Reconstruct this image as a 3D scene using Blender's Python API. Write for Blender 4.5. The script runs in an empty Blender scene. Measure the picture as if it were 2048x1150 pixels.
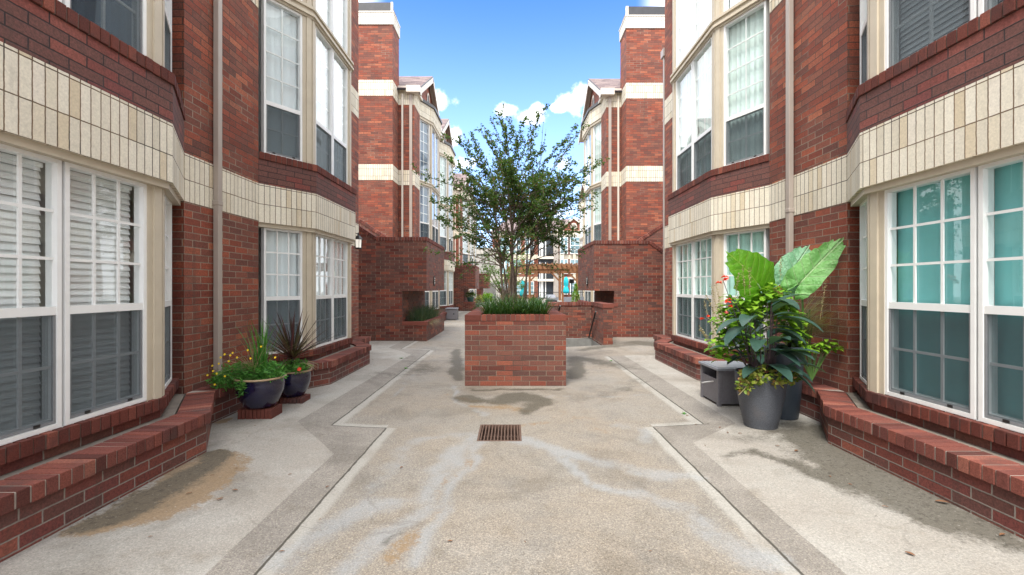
import bpy, bmesh, math, random
from mathutils import Vector, Matrix
from math import sin, cos, pi, radians, atan2, sqrt, floor, tan
random.seed(7)
S = bpy.context.scene
COL = S.collection
# ------------------------------------------------------------------ camera
CAMH, FPX, CY = 1.504, 910.0, 575.0
cam = bpy.data.cameras.new('camera'); camo = bpy.data.objects.new('camera', cam); COL.objects.link(camo)
camo.location = (0, 0, CAMH); camo.rotation_euler = (radians(90), 0, 0)
cam.sensor_width = 36; cam.lens = 36 * FPX / 2048; cam.clip_end = 2000; cam.clip_start = 0.05
S.camera = camo
S.render.resolution_x = 1024; S.render.resolution_y = 575
S.view_settings.view_transform = 'Standard'; S.view_settings.look = 'None'
S.view_settings.exposure = 1.66; S.view_settings.gamma = 1
SKY_STRENGTH = 0.12; SUN_STRENGTH = 1.8; SUN_ELEV = 58; SUN_AZ = 200   # compass degrees from +Y
CLOUD_L = 7.5
# ------------------------------------------------------------------ node helpers
class NT:
    def __init__(s, tree): s.t = tree; s.n = tree.nodes; s.l = tree.links
    def add(s, typ, **kw):
        nd = s.n.new(typ)
        for k, v in kw.items(): setattr(nd, k, v)
        return nd
    def link(s, a, b): s.l.new(a, b)
    def put(s, sock, v):
        if hasattr(v, 'is_output'): s.l.new(v, sock)
        elif v is not None:
            if isinstance(v, (tuple, list)) and len(v) == 3 and sock.type == 'RGBA': v = tuple(v) + (1,)
            sock.default_value = v
    def m(s, op, a, b=None, c=None, clamp=False):
        nd = s.n.new('ShaderNodeMath'); nd.operation = op; nd.use_clamp = clamp
        s.put(nd.inputs[0], a)
        if b is not None: s.put(nd.inputs[1], b)
        if c is not None: s.put(nd.inputs[2], c)
        return nd.outputs[0]
    def vm(s, op, a, b=None):
        nd = s.n.new('ShaderNodeVectorMath'); nd.operation = op
        s.put(nd.inputs[0], a)
        if b is not None: s.put(nd.inputs[1], b)
        return nd.outputs[0]
    def mix(s, f, a, b, mode='MIX'):
        nd = s.n.new('ShaderNodeMix'); nd.data_type = 'RGBA'; nd.blend_type = mode
        s.put(nd.inputs[0], f); s.put(nd.inputs[6], a); s.put(nd.inputs[7], b)
        return nd.outputs[2]
    def noise(s, vec, scale, detail=3, rough=0.55, dim='3D', dist=0):
        nd = s.n.new('ShaderNodeTexNoise'); nd.noise_dimensions = dim
        if vec is not None: s.put(nd.inputs['Vector'], vec)
        nd.inputs['Scale'].default_value = scale; nd.inputs['Detail'].default_value = detail
        nd.inputs['Roughness'].default_value = rough; nd.inputs['Distortion'].default_value = dist
        return nd.outputs[0]
    def smooth(s, v, a, b, lo=0, hi=1):
        nd = s.n.new('ShaderNodeMapRange'); nd.interpolation_type = 'SMOOTHSTEP'
        s.put(nd.inputs[0], v); s.put(nd.inputs[1], a); s.put(nd.inputs[2], b); s.put(nd.inputs[3], lo); s.put(nd.inputs[4], hi)
        return nd.outputs[0]
    def lin(s, v, a, b, lo, hi):
        nd = s.n.new('ShaderNodeMapRange'); nd.clamp = True
        s.put(nd.inputs[0], v); s.put(nd.inputs[1], a); s.put(nd.inputs[2], b); s.put(nd.inputs[3], lo); s.put(nd.inputs[4], hi)
        return nd.outputs[0]
    def ramp(s, v, stops, interp='LINEAR'):
        nd = s.n.new('ShaderNodeValToRGB'); cr = nd.color_ramp; cr.interpolation = interp
        while len(cr.elements) < len(stops): cr.elements.new(0.5)
        for e, (p, c) in zip(cr.elements, stops): e.position = p; e.color = tuple(c) + (1,) if len(c) == 3 else c
        s.put(nd.inputs[0], v); return nd.outputs[0]
    def comb(s, x, y, z):
        nd = s.n.new('ShaderNodeCombineXYZ'); s.put(nd.inputs[0], x); s.put(nd.inputs[1], y); s.put(nd.inputs[2], z); return nd.outputs[0]
    def sep(s, v):
        nd = s.n.new('ShaderNodeSeparateXYZ'); s.put(nd.inputs[0], v); return nd.outputs
    def bump(s, h, strength=0.5, dist=0.01):
        nd = s.n.new('ShaderNodeBump'); nd.inputs['Strength'].default_value = strength; nd.inputs['Distance'].default_value = dist
        s.put(nd.inputs['Height'], h); return nd.outputs[0]
def newmat(name):
    mt = bpy.data.materials.new(name); mt.use_nodes = True; nt = NT(mt.node_tree); nt.n.clear()
    return mt, nt
def finish(nt, color, rough=0.8, normal=None, metallic=0, spec=None, coat=None, emis=None, extra=None):
    b = nt.add('ShaderNodeBsdfPrincipled')
    nt.put(b.inputs['Base Color'], color); nt.put(b.inputs['Roughness'], rough); nt.put(b.inputs['Metallic'], metallic)
    if normal is not None: nt.link(normal, b.inputs['Normal'])
    if spec is not None: nt.put(b.inputs['Specular IOR Level'], spec)
    if coat: nt.put(b.inputs['Coat Weight'], coat); nt.put(b.inputs['Coat Roughness'], 0.08)
    if emis: nt.put(b.inputs['Emission Color'], emis[0]); nt.put(b.inputs['Emission Strength'], emis[1])
    o = nt.add('ShaderNodeOutputMaterial')
    out = b.outputs[0]
    if extra: out = extra(b)
    nt.link(out, o.inputs[0]); return b
# ------------------------------------------------------------------ world: sky with clouds
w = bpy.data.worlds.new('World'); S.world = w; w.use_nodes = True
nt = NT(w.node_tree); nt.n.clear()
sky = nt.add('ShaderNodeTexSky'); sky.sky_type = 'NISHITA'; sky.sun_disc = False
sky.sun_elevation = radians(SUN_ELEV); sky.sun_rotation = radians(SUN_AZ); sky.altitude = 50; sky.air_density = 1.0; sky.dust_density = 0.4; sky.ozone_density = 2.2
hs = nt.add('ShaderNodeHueSaturation'); hs.inputs['Saturation'].default_value = 1.32; hs.inputs['Value'].default_value = 1.12; hs.inputs['Hue'].default_value = 0.516
nt.link(sky.outputs[0], hs.inputs['Color'])
tc = nt.add('ShaderNodeTexCoord').outputs['Generated']
dn = nt.vm('NORMALIZE', tc)
dx, dy, dz = nt.sep(dn)
ydiv = nt.m('MAXIMUM', dy, 0.02)
gx = nt.m('DIVIDE', dx, ydiv); gz_ = nt.m('DIVIDE', dz, ydiv)
wob = nt.m('SUBTRACT', nt.noise(dn, 14, 5, 0.6), 0.5)
wob2 = nt.m('SUBTRACT', nt.noise(nt.vm('ADD', dn, (3.1, 1.7, 0.4)), 30, 5, 0.62), 0.5)
blobs = None
def blob(px, py, rx, ry, amp=1.0):
    global blobs
    cx, cz = (px - 1024) / FPX, (CY - py) / FPX
    a = nt.m('DIVIDE', nt.m('SUBTRACT', gx, cx), rx / FPX); b = nt.m('DIVIDE', nt.m('SUBTRACT', gz_, cz), ry / FPX)
    d = nt.m('SQRT', nt.m('ADD', nt.m('MULTIPLY', a, a), nt.m('MULTIPLY', b, b)))
    v = nt.m('MULTIPLY', nt.m('SUBTRACT', 1.25, d), amp)
    blobs = v if blobs is None else nt.m('MAXIMUM', blobs, v)
for a in [(1052, 234, 44, 24), (1018, 222, 26, 13), (1072, 222, 22, 16), (1150, 205, 36, 26), (1168, 182, 26, 24), (1120, 216, 20, 12), (880, 202, 30, 20),
          (905, 275, 30, 26), (925, 330, 30, 18), (1100, 420, 90, 22, .6), (985, 400, 60, 14, .5), (1130, 330, 30, 12, .45), (900, 390, 60, 30, .7)]:
    blob(*a)
cmask = nt.m('ADD', blobs, nt.m('ADD', nt.m('MULTIPLY', wob, 1.9), nt.m('MULTIPLY', wob2, 1.9)))
cmask = nt.smooth(cmask, 0.12, 1.0)
cmask = nt.m('MULTIPLY', cmask, nt.m('GREATER_THAN', dy, 0.02))
# unseen white cloud deck beside, above and behind, added for neutral light and reflections
side = nt.m('MAXIMUM', nt.m('ABSOLUTE', gx), nt.m('SUBTRACT', gz_, 0.40))
sidem = nt.smooth(side, 0.27, 0.36)
sidem = nt.m('MAXIMUM', sidem, nt.m('LESS_THAN', dy, 0.02))
deck = nt.smooth(nt.noise(nt.vm('ADD', dn, (9, 4, 2)), 2.6, 5, 0.55), 0.22, 0.42)
deck = nt.m('MULTIPLY', deck, sidem)
call = nt.m('MAXIMUM', cmask, deck)
haze = nt.smooth(dz, 0.60, 0.05)
skyc = nt.mix(nt.m('MULTIPLY', haze, 0.5), hs.outputs[0], (3.5, 4.8, 7.6))
cl = nt.mix(nt.smooth(wob2, -0.2, 0.2), (CLOUD_L * .86, CLOUD_L * .89, CLOUD_L * .95), (CLOUD_L, CLOUD_L, CLOUD_L))
fin = nt.mix(call, skyc, cl)
bg = nt.add('ShaderNodeBackground'); nt.link(fin, bg.inputs[0]); bg.inputs[1].default_value = SKY_STRENGTH
wo = nt.add('ShaderNodeOutputWorld'); nt.link(bg.outputs[0], wo.inputs[0])
# ------------------------------------------------------------------ sun (soft, veiled by cloud)
sl = bpy.data.lights.new('sun', 'SUN'); sl.energy = SUN_STRENGTH; sl.angle = radians(22); sl.color = (1, 0.95, 0.87)
so = bpy.data.objects.new('sun', sl); COL.objects.link(so)
az = radians(SUN_AZ); el = radians(SUN_ELEV)
sd = Vector((sin(az) * cos(el), cos(az) * cos(el), sin(el)))
so.rotation_euler = sd.to_track_quat('Z', 'Y').to_euler(); so.location = (0, -5, 30)
# ------------------------------------------------------------------ object helpers
ORI = {}
def P(px, py, Y): return Vector(((px - 1024) * Y / FPX, Y, CAMH + (CY - py) * Y / FPX))
def tag(o, label=None, cat=None, group=None, kind=None):
    if label: o['label'] = label
    if cat: o['category'] = cat
    if group: o['group'] = group
    if kind: o['kind'] = kind
    return o
def thing(name, loc, label, cat, group=None):
    o = bpy.data.objects.new(name, None); COL.objects.link(o); o.location = loc; o.empty_display_size = 0.2
    ORI[o.name] = Vector(loc); return tag(o, label, cat, group, 'thing')
class MB:
    def __init__(s): s.v = []; s.f = []; s.uv = []; s.mi = []; s.mats = []
    def mat(s, m):
        if m not in s.mats: s.mats.append(m)
        return s.mats.index(m)
    def face(s, pts, m, uv=None):
        i = len(s.v); s.v += [tuple(p) for p in pts]; s.f.append(tuple(range(i, i + len(pts))))
        s.uv.append(uv if uv else [(p[0], p[1]) for p in pts]); s.mi.append(s.mat(m))
    def prism(s, poly, z0, z1, m, mtop=None, u0=0.0, us=None, shared=True):
        """poly: list of (x,y); z0,z1 numbers or per-vertex lists"""
        n = len(poly); Z0 = z0 if isinstance(z0, (list, tuple)) else [z0] * n; Z1 = z1 if isinstance(z1, (list, tuple)) else [z1] * n
        i0 = len(s.v); s.v += [(p[0], p[1], a) for p, a in zip(poly, Z0)] + [(p[0], p[1], a) for p, a in zip(poly, Z1)]
        u = u0; k = s.mat(m); kt = s.mat(mtop or m)
        for i in range(n):
            j = (i + 1) % n; L = math.hypot(poly[j][0] - poly[i][0], poly[j][1] - poly[i][1])
            ua = us[i] if us else u; ub = us[i] + L if us else u + L
            s.f.append((i0 + i, i0 + j, i0 + n + j, i0 + n + i)); s.uv.append([(ua, Z0[i]), (ub, Z0[j]), (ub, Z1[j]), (ua, Z1[i])]); s.mi.append(k); u += L
        s.f.append(tuple(i0 + n + i for i in range(n))); s.uv.append([(p[0], p[1]) for p in poly]); s.mi.append(kt)
        s.f.append(tuple(i0 + i for i in range(n))[::-1]); s.uv.append([(p[0], p[1]) for p in poly][::-1]); s.mi.append(kt)
    def box(s, x0, x1, y0, y1, z0, z1, m, mtop=None):
        s.prism([(x0, y0), (x1, y0), (x1, y1), (x0, y1)], z0, z1, m, mtop, us=[x0, y0, -x1, -y1])
    def obox(s, o, t, n, a0, a1, d0, d1, z0, z1, m, jit=0):
        """box in a local plan frame: origin o, tangent t, normal n"""
        pts = [(a0, d0), (a1, d0), (a1, d1), (a0, d1)]
        poly = [(o[0] + t[0] * a + n[0] * d, o[1] + t[1] * a + n[1] * d) for a, d in pts]
        if jit: poly = [(p[0] + random.uniform(-jit, jit), p[1] + random.uniform(-jit, jit)) for p in poly]; z1 += random.uniform(-jit, jit)
        s.prism(poly, z0, z1, m, us=[a0, d0, -a1, -d1])
    def bar(s, a, b, wx, wz, m):
        """box bar between 3d points"""
        a = Vector(a); b = Vector(b); d = (b - a).normalized(); up = Vector((0, 0, 1))
        if abs(d.z) > 0.98: up = Vector((0, 1, 0))
        r = d.cross(up).normalized() * wx / 2; q = r.cross(d).normalized() * wz / 2
        i0 = len(s.v); L = (b - a).length; k = s.mat(m)
        for p in (a, b):
            for c in ((-1, -1), (1, -1), (1, 1), (-1, 1)): s.v.append(tuple(p + r * c[0] + q * c[1]))
        for i in range(4):
            j = (i + 1) % 4; s.f.append((i0 + i, i0 + j, i0 + 4 + j, i0 + 4 + i)); s.uv.append([(0, i * .1), (0, i * .1 + .1), (L, i * .1 + .1), (L, i * .1)]); s.mi.append(k)
        for q4 in ((3, 2, 1, 0), (4, 5, 6, 7)): s.f.append(tuple(i0 + x for x in q4)); s.uv.append([(0, 0), (wx, 0), (wx, wz), (0, wz)]); s.mi.append(k)
    def tube(s, pts, rad, m, seg=8, cap=True):
        pts = [Vector(p) for p in pts]; n = len(pts); R = rad if isinstance(rad, (list, tuple)) else [rad] * n
        i0 = len(s.v); k = s.mat(m); ref = None
        for i, p in enumerate(pts):
            d = (pts[min(i + 1, n - 1)] - pts[max(i - 1, 0)]).normalized()
            if ref is None: ref = Vector((1, 0, 0)) if abs(d.x) < 0.8 else Vector((0, 1, 0))
            a = (ref - d * ref.dot(d)).normalized(); b = d.cross(a); ref = a
            for j in range(seg): th = 2 * pi * j / seg; s.v.append(tuple(p + (a * cos(th) + b * sin(th)) * R[i]))
        for i in range(n - 1):
            for j in range(seg):
                j2 = (j + 1) % seg; s.f.append((i0 + i * seg + j, i0 + i * seg + j2, i0 + (i + 1) * seg + j2, i0 + (i + 1) * seg + j))
                s.uv.append([(j / seg, i), ((j + 1) / seg, i), ((j + 1) / seg, i + 1), (j / seg, i + 1)]); s.mi.append(k)
        if cap:
            for r in (0, n - 1):
                s.f.append(tuple(i0 + r * seg + j for j in range(seg))); s.uv.append([(0, 0)] * seg); s.mi.append(k)
    def lathe(s, c, prof, m, seg=40, squash=1.0):
        i0 = len(s.v); k = s.mat(m); n = len(prof)
        for r, z in prof:
            for j in range(seg): th = 2 * pi * j / seg; s.v.append((c[0] + r * cos(th), c[1] + r * sin(th) * squash, c[2] + z))
        for i in range(n - 1):
            for j in range(seg):
                j2 = (j + 1) % seg; s.f.append((i0 + i * seg + j, i0 + i * seg + j2, i0 + (i + 1) * seg + j2, i0 + (i + 1) * seg + j))
                s.uv.append([(j / seg, prof[i][1]), ((j + 1) / seg, prof[i][1]), ((j + 1) / seg, prof[i + 1][1]), (j / seg, prof[i + 1][1])]); s.mi.append(k)
    def build(s, name, parent=None, smooth=False, bevel=0, label=None, recalc=False):
        me = bpy.data.meshes.new(name)
        root = parent
        while root is not None and root.parent is not None: root = root.parent
        o0 = ORI.get(root.name, Vector((0, 0, 0))) if root is not None else getattr(s, 'origin', Vector((0, 0, 0)))
        me.from_pydata([(p[0] - o0[0], p[1] - o0[1], p[2] - o0[2]) for p in s.v], [], s.f)
        for m in s.mats: me.materials.append(m)
        me.polygons.foreach_set('material_index', s.mi)
        uvl = me.uv_layers.new(name='UVMap'); flat = [c for f in s.uv for p in f for c in p]
        uvl.data.foreach_set('uv', flat)
        if recalc:
            bm = bmesh.new(); bm.from_mesh(me); bmesh.ops.recalc_face_normals(bm, faces=bm.faces); bm.to_mesh(me); bm.free()
        if smooth: me.polygons.foreach_set('use_smooth', [True] * len(s.f))
        me.update()
        o = bpy.data.objects.new(name, me); COL.objects.link(o)
        if parent is not None: o.parent = parent
        else: o.location = o0; ORI[o.name] = Vector(o0)
        if bevel:
            b = o.modifiers.new('bevel', 'BEVEL'); b.width = bevel; b.segments = 2; b.limit_method = 'ANGLE'; b.angle_limit = radians(40)
        if label: o['label'] = label
        return o
    def top(s, name, origin, label, cat, group=None, kind=None, **kw):
        s.origin = Vector(origin); o = s.build(name, None, **kw)
        return tag(o, label, cat, group, kind or 'thing')
# ------------------------------------------------------------------ materials
CO, BL = 0.0774, 0.254         # brick course and brick module
def brick_mat(name, L=BL, H=CO, mw=0.0088, off=0.5, stops=None, mortar=(.40, .32, .24), mdark=(.09, .058, .045), grain=1.5, bs=0.55, darkmix=0.5, dirt=0.35, vshift=0.0, darkthr=.60, hj=.7):
    mt, n = newmat(name)
    uv = n.add('ShaderNodeUVMap').outputs[0]; pos = n.add('ShaderNodeNewGeometry').outputs['Position']
    wn = n.m('MULTIPLY', n.m('SUBTRACT', n.noise(pos, 22, 2), 0.5), 0.006)
    u, v, _ = n.sep(uv); u = n.m('ADD', u, wn); v = n.m('ADD', n.m('ADD', v, wn), vshift + 50 * H); u = n.m('ADD', u, 200 * L)
    row = n.m('FLOOR', n.m('DIVIDE', v, H))
    sh = n.m('MULTIPLY', n.m('MODULO', row, 2), off)
    uu = n.m('ADD', n.m('DIVIDE', u, L), sh)
    colm = n.m('FLOOR', uu); fx = n.m('MULTIPLY', n.m('FRACT', uu), L); fy = n.m('MULTIPLY', n.m('FRACT', n.m('DIVIDE', v, H)), H)
    ex = n.m('MINIMUM', fx, n.m('SUBTRACT', L, fx)); ey = n.m('MINIMUM', fy, n.m('SUBTRACT', H, fy))
    d = n.m('MINIMUM', ex, ey)
    mask = n.smooth(d, mw * 0.5 - 0.0012, mw * 0.5 + 0.0018)
    wnz = n.add('ShaderNodeTexWhiteNoise'); wnz.noise_dimensions = '3D'; n.link(n.comb(colm, row, 3.7), wnz.inputs['Vector'])
    r1 = wnz.outputs['Value']; rc = n.sep(wnz.outputs['Color'])
    stops = stops or BRICKSTOPS
    base = n.ramp(r1, stops, 'LINEAR')
    # burnt, darker bricks come in loose clusters
    clus = n.noise(n.comb(n.m('MULTIPLY', colm, .35), n.m('MULTIPLY', row, .22), n.m('MULTIPLY', n.sep(pos)[1], .0)), 1.0, 2)
    dk = n.m('GREATER_THAN', n.m('ADD', n.m('MULTIPLY', rc[1], .45), clus), darkthr + .12)
    base = n.mix(n.m('MULTIPLY', dk, darkmix), base, (.10, .058, .048))
    g1 = n.noise(pos, 60, 5, 0.8); g2 = n.noise(pos, 14, 3)
    base = n.mix(1.0, base, n.ramp(g1, [(0.25, (1 - .45 * grain,) * 3), (0.75, (1 + .35 * grain,) * 3)]), 'MULTIPLY')
    base = n.mix(n.m('MULTIPLY', n.smooth(g2, .45, .8), dirt), base, n.mix(.5, base, (.03, .02, .02)))
    mo = n.mix(n.smooth(n.m('ADD', n.noise(pos, 1.7, 3), n.lin(n.sep(pos)[2], 1.6, 4.0, -.10, .10)), .42, .60), mortar, mdark)
    mo = n.mix(.5, mo, n.mix(g1, (0, 0, 0), mo), 'MIX')
    mo = n.mix(n.m('MULTIPLY', n.m('LESS_THAN', ey, ex), 1 - hj), mo, (.035, .02, .015)); col = n.mix(mask, mo, base)
    # grime
    gr = n.smooth(n.noise(pos, 0.9, 5, .65), .5, .75); col = n.mix(n.m('MULTIPLY', gr, .35 * dirt * 2), col, (.07, .045, .04))
    sx = n.noise(n.comb(n.m('MULTIPLY', u, 9), n.m('MULTIPLY', v, .7), 2.2), 1.0, 4, .6); col = n.mix(n.m('MULTIPLY', n.smooth(sx, .56, .72), .30 + .5 * dirt), col, n.mix(.6, col, (.05, .04, .03)))
    h = n.m('ADD', n.m('MULTIPLY', mask, 1.0), n.m('MULTIPLY', g1, .35))
    finish(n, col, n.lin(g1, 0, 1, .75, .95), n.bump(h, bs, .006))
    return mt
BRICKSTOPS = [(0, (.16, .037, .021)), (.25, (.25, .056, .030)), (.5, (.33, .083, .041)), (.75, (.20, .046, .026)), (1, (.40, .125, .063))]
M = {}
M['brick'] = brick_mat('red_brick', darkmix=.42)
M['brick_ent'] = brick_mat('entry_brick', hj=.35, mortar=(.33, .25, .18), mdark=(.07,.045,.035), stops=[(0, (.10, .023, .015)), (.3, (.15, .034, .021)), (.6, (.21, .050, .029)), (1, (.28, .08, .045))], darkthr=.56, darkmix=.55)
M['brick_pl'] = brick_mat('planter_brick', stops=[(0, (.10, .026, .017)), (.3, (.155, .037, .023)), (.6, (.215, .055, .032)), (1, (.28, .082, .046))], mortar=(.27, .21, .155), mdark=(.09, .065, .05))
M['brick_bench'] = brick_mat('bench_brick', hj=.9, stops=[(0, (.13, .033, .025)), (.4, (.20, .054, .038)), (.7, (.145, .040, .036)), (1, (.27, .082, .052))], mortar=(.33, .29, .25), mdark=(.2, .17, .15), dirt=.5)
M['brick_spand'] = brick_mat('spandrel_brick', stops=[(0, (.17, .044, .036)), (.4, (.22, .060, .046)), (.7, (.17, .047, .043)), (1, (.26, .078, .056))], mortar=(.06, .04, .04), mdark=(.03, .02, .02), darkthr=.5, darkmix=.6)
M['tile'] = brick_mat('cream_soldier_course', hj=.8, L=.0774, H=.2525, off=0, mw=.0072, mortar=(.20, .12, .06), mdark=(.055, .04, .03),
                      stops=[(0, (.62, .57, .46)), (.4, (.76, .715, .60)), (.75, (.70, .65, .53)), (.95, (.62, .53, .38)), (1, (.77, .73, .64))], grain=.5, darkmix=0, dirt=.18, vshift=-2.41 % .2525 * -1, bs=.5)
def simple(name, col, rough=.6, nscale=30, namp=.12, bump=0.0, bscale=80, metallic=0, coat=None, spec=None, emis=None):
    mt, n = newmat(name); pos = n.add('ShaderNodeNewGeometry').outputs['Position']
    g = n.noise(pos, nscale, 4); c = n.mix(1.0, col, n.ramp(g, [(0.2, (1 - namp,) * 3), (.8, (1 + namp,) * 3)]), 'MULTIPLY')
    nm = n.bump(n.noise(pos, bscale, 4), bump, .004) if bump else None
    finish(n, c, rough, nm, metallic, spec, coat, emis); return mt
M['white'] = simple('white_vinyl', (.78, .79, .78), .35, 8, .05)
M['tan'] = simple('tan_paint', (.50, .44, .34), .55, 6, .09, .15, 200)
M['pipe'] = simple('taupe_gutter_metal', (.36, .31, .27), .4, 5, .06)
M['fascia'] = simple('cream_fascia_paint', (.62, .57, .49), .5, 6, .07)
M['metal'] = simple('dark_roof_metal', (.035, .035, .04), .45, 5, .3)
M['inside'] = simple('room_plaster', (.45, .45, .43), .9)
M['blind'] = simple('white_blind', (.84, .86, .86), .6, 9, .06)
M['concrete'] = simple('grey_concrete', (.33, .32, .30), .9, 3, .12, .3, 60)
M['black'] = simple('black_metal', (.015, .015, .016), .4, 9, .2)
def island_mat(name, stops, rough=.85, grain=.35, bump=.5, spots=None, transl=0, scale=120, spec=.3):
    mt, n = newmat(name); geo = n.add('ShaderNodeNewGeometry'); pos = geo.outputs['Position']
    c = n.ramp(geo.outputs['Random Per Island'], stops); g = n.noise(pos, scale, 4, .65)
    c = n.mix(1.0, c, n.ramp(g, [(.25, (1 - grain,) * 3), (.75, (1 + grain,) * 3)]), 'MULTIPLY')
    if spots: c = n.mix(n.smooth(n.noise(pos, 2.6, 4, .6), .52, .68, 0, spots[1]), c, spots[0])
    def ex(b):
        if not transl: return b.outputs[0]
        t = n.add('ShaderNodeBsdfTranslucent'); n.link(n.mix(.35, c, (.25, .5, .03)), t.inputs[0]); mx = n.add('ShaderNodeMixShader'); mx.inputs[0].default_value = transl
        n.link(b.outputs[0], mx.inputs[1]); n.link(t.outputs[0], mx.inputs[2]); return mx.outputs[0]
    finish(n, c, rough, n.bump(g, bump, .004) if bump else None, spec=spec, extra=ex); return mt
M['rowlock'] = island_mat('rowlock_brick', [(0, (.085, .027, .021)), (.3, (.135, .040, .030)), (.6, (.195, .060, .043)), (.85, (.12, .040, .033)), (1, (.27, .10, .07))], grain=.5, spots=((.07, .045, .04), .55))
M['rowlock_sill'] = island_mat('sill_brick', [(0, (.085, .024, .018)), (.4, (.14, .038, .026)), (.8, (.11, .032, .024)), (1, (.23, .07, .046))], grain=.5, spots=((.045, .03, .03), .55))
M['mortar'] = simple('mortar', (.33, .29, .25), .95, 12, .2, .5, 90)
M['mortar_mid'] = simple('weathered_mortar', (.17, .145, .12), .95, 9, .35, .5, 70)
M['mortar_dk'] = simple('dark_mortar', (.12, .085, .07), .95, 12, .25, .5, 90)
# glass: real reflection plus see-through
def glass_mat(name, tint=(.9, .96, .95), base=.10, k=1.35, wav=.0):
    mt, n = newmat(name); geo = n.add('ShaderNodeNewGeometry'); dt = n.add('ShaderNodeVectorMath'); dt.operation = 'DOT_PRODUCT'
    n.link(geo.outputs['Incoming'], dt.inputs[0]); n.link(geo.outputs['True Normal'], dt.inputs[1]); c_ = n.m('ABSOLUTE', dt.outputs['Value'])
    f = n.m('ADD', n.m('MULTIPLY', n.m('POWER', n.m('SUBTRACT', 1, c_, clamp=True), 4.2), k), base, clamp=True)
    tr = n.add('ShaderNodeBsdfTransparent'); tr.inputs[0].default_value = tuple(tint) + (1,)
    gl = n.add('ShaderNodeBsdfGlossy'); gl.inputs['Roughness'].default_value = .012; gl.inputs[0].default_value = (.97, 1, 1, 1)
    pos = n.add('ShaderNodeNewGeometry').outputs['Position']; bp = n.bump(n.noise(pos, 1.6, 1), .12, .02); n.link(bp, gl.inputs['Normal'])
    mx = n.add('ShaderNodeMixShader'); n.link(f, mx.inputs[0]); n.link(tr.outputs[0], mx.inputs[1]); n.link(gl.outputs[0], mx.inputs[2])
    o = n.add('ShaderNodeOutputMaterial'); n.link(mx.outputs[0], o.inputs[0]); return mt
M['glass'] = glass_mat('window_glass', (.96, .985, .985), .075, 1.25)
M['glass_teal'] = glass_mat('tinted_window_glass', (.80, .96, .93), .075, 1.25)
def screen_mat():
    mt, n = newmat('insect_screen'); tr = n.add('ShaderNodeBsdfTransparent'); tr.inputs[0].default_value = (.75, .78, .80, 1)
    df = n.add('ShaderNodeBsdfDiffuse'); df.inputs[0].default_value = (.07, .085, .095, 1); mx = n.add('ShaderNodeMixShader'); mx.inputs[0].default_value = .48
    n.link(tr.outputs[0], mx.inputs[1]); n.link(df.outputs[0], mx.inputs[2]); o = n.add('ShaderNodeOutputMaterial'); n.link(mx.outputs[0], o.inputs[0]); return mt
M['screen'] = screen_mat()
def curtain_mat(name, col, vs=14.0, amp=.35, transl=.35):
    mt, n = newmat(name); u, v, _ = n.sep(n.add('ShaderNodeUVMap').outputs[0])
    s1 = n.m('SINE', n.m('MULTIPLY', n.m('ADD', u, n.m('MULTIPLY', n.noise(n.comb(u, 0, 0), 5, 2), .2)), vs * 2 * pi)); h = n.m('ADD', n.m('MULTIPLY', s1, .5), .5)
    c = n.mix(n.m('MULTIPLY', h, amp), col, tuple(x * .55 for x in col))
    finish(n, c, .8, n.bump(h, .8, .02)); return mt
M['vane'] = curtain_mat('vertical_blind_fabric', (.80, .87, .89), 11, .3)
M['sheer'] = curtain_mat('sheer_curtain_fabric', (.72, .84, .80), 9, .4)
M['teal'] = curtain_mat('teal_shade_fabric', (.22, .60, .60), 2.2, .10)
M['navy'] = curtain_mat('dim_curtain_fabric', (.16, .24, .34), 5, .5)
# shingles
def shingle():
    mt, n = newmat('roof_shingles'); uv = n.add('ShaderNodeUVMap').outputs[0]; u, v, _ = n.sep(uv); pos = n.add('ShaderNodeNewGeometry').outputs['Position']
    row = n.m('FLOOR', n.m('DIVIDE', v, .14)); cm = n.m('FLOOR', n.m('ADD', n.m('DIVIDE', u, .3), n.m('MULTIPLY', row, .37)))
    wn = n.add('ShaderNodeTexWhiteNoise'); n.link(n.comb(cm, row, 1), wn.inputs['Vector'])
    c = n.ramp(wn.outputs['Value'], [(0, (.10, .07, .075)), (.5, (.17, .125, .125)), (1, (.24, .18, .17))]); fy = n.m('FRACT', n.m('DIVIDE', v, .14))
    c = n.mix(n.smooth(fy, .18, .0), c, (.03, .02, .025)); finish(n, c, .9, n.bump(n.m('ADD', fy, n.noise(pos, 90, 2)), .5, .01)); return mt
M['shingle'] = shingle()
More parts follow.
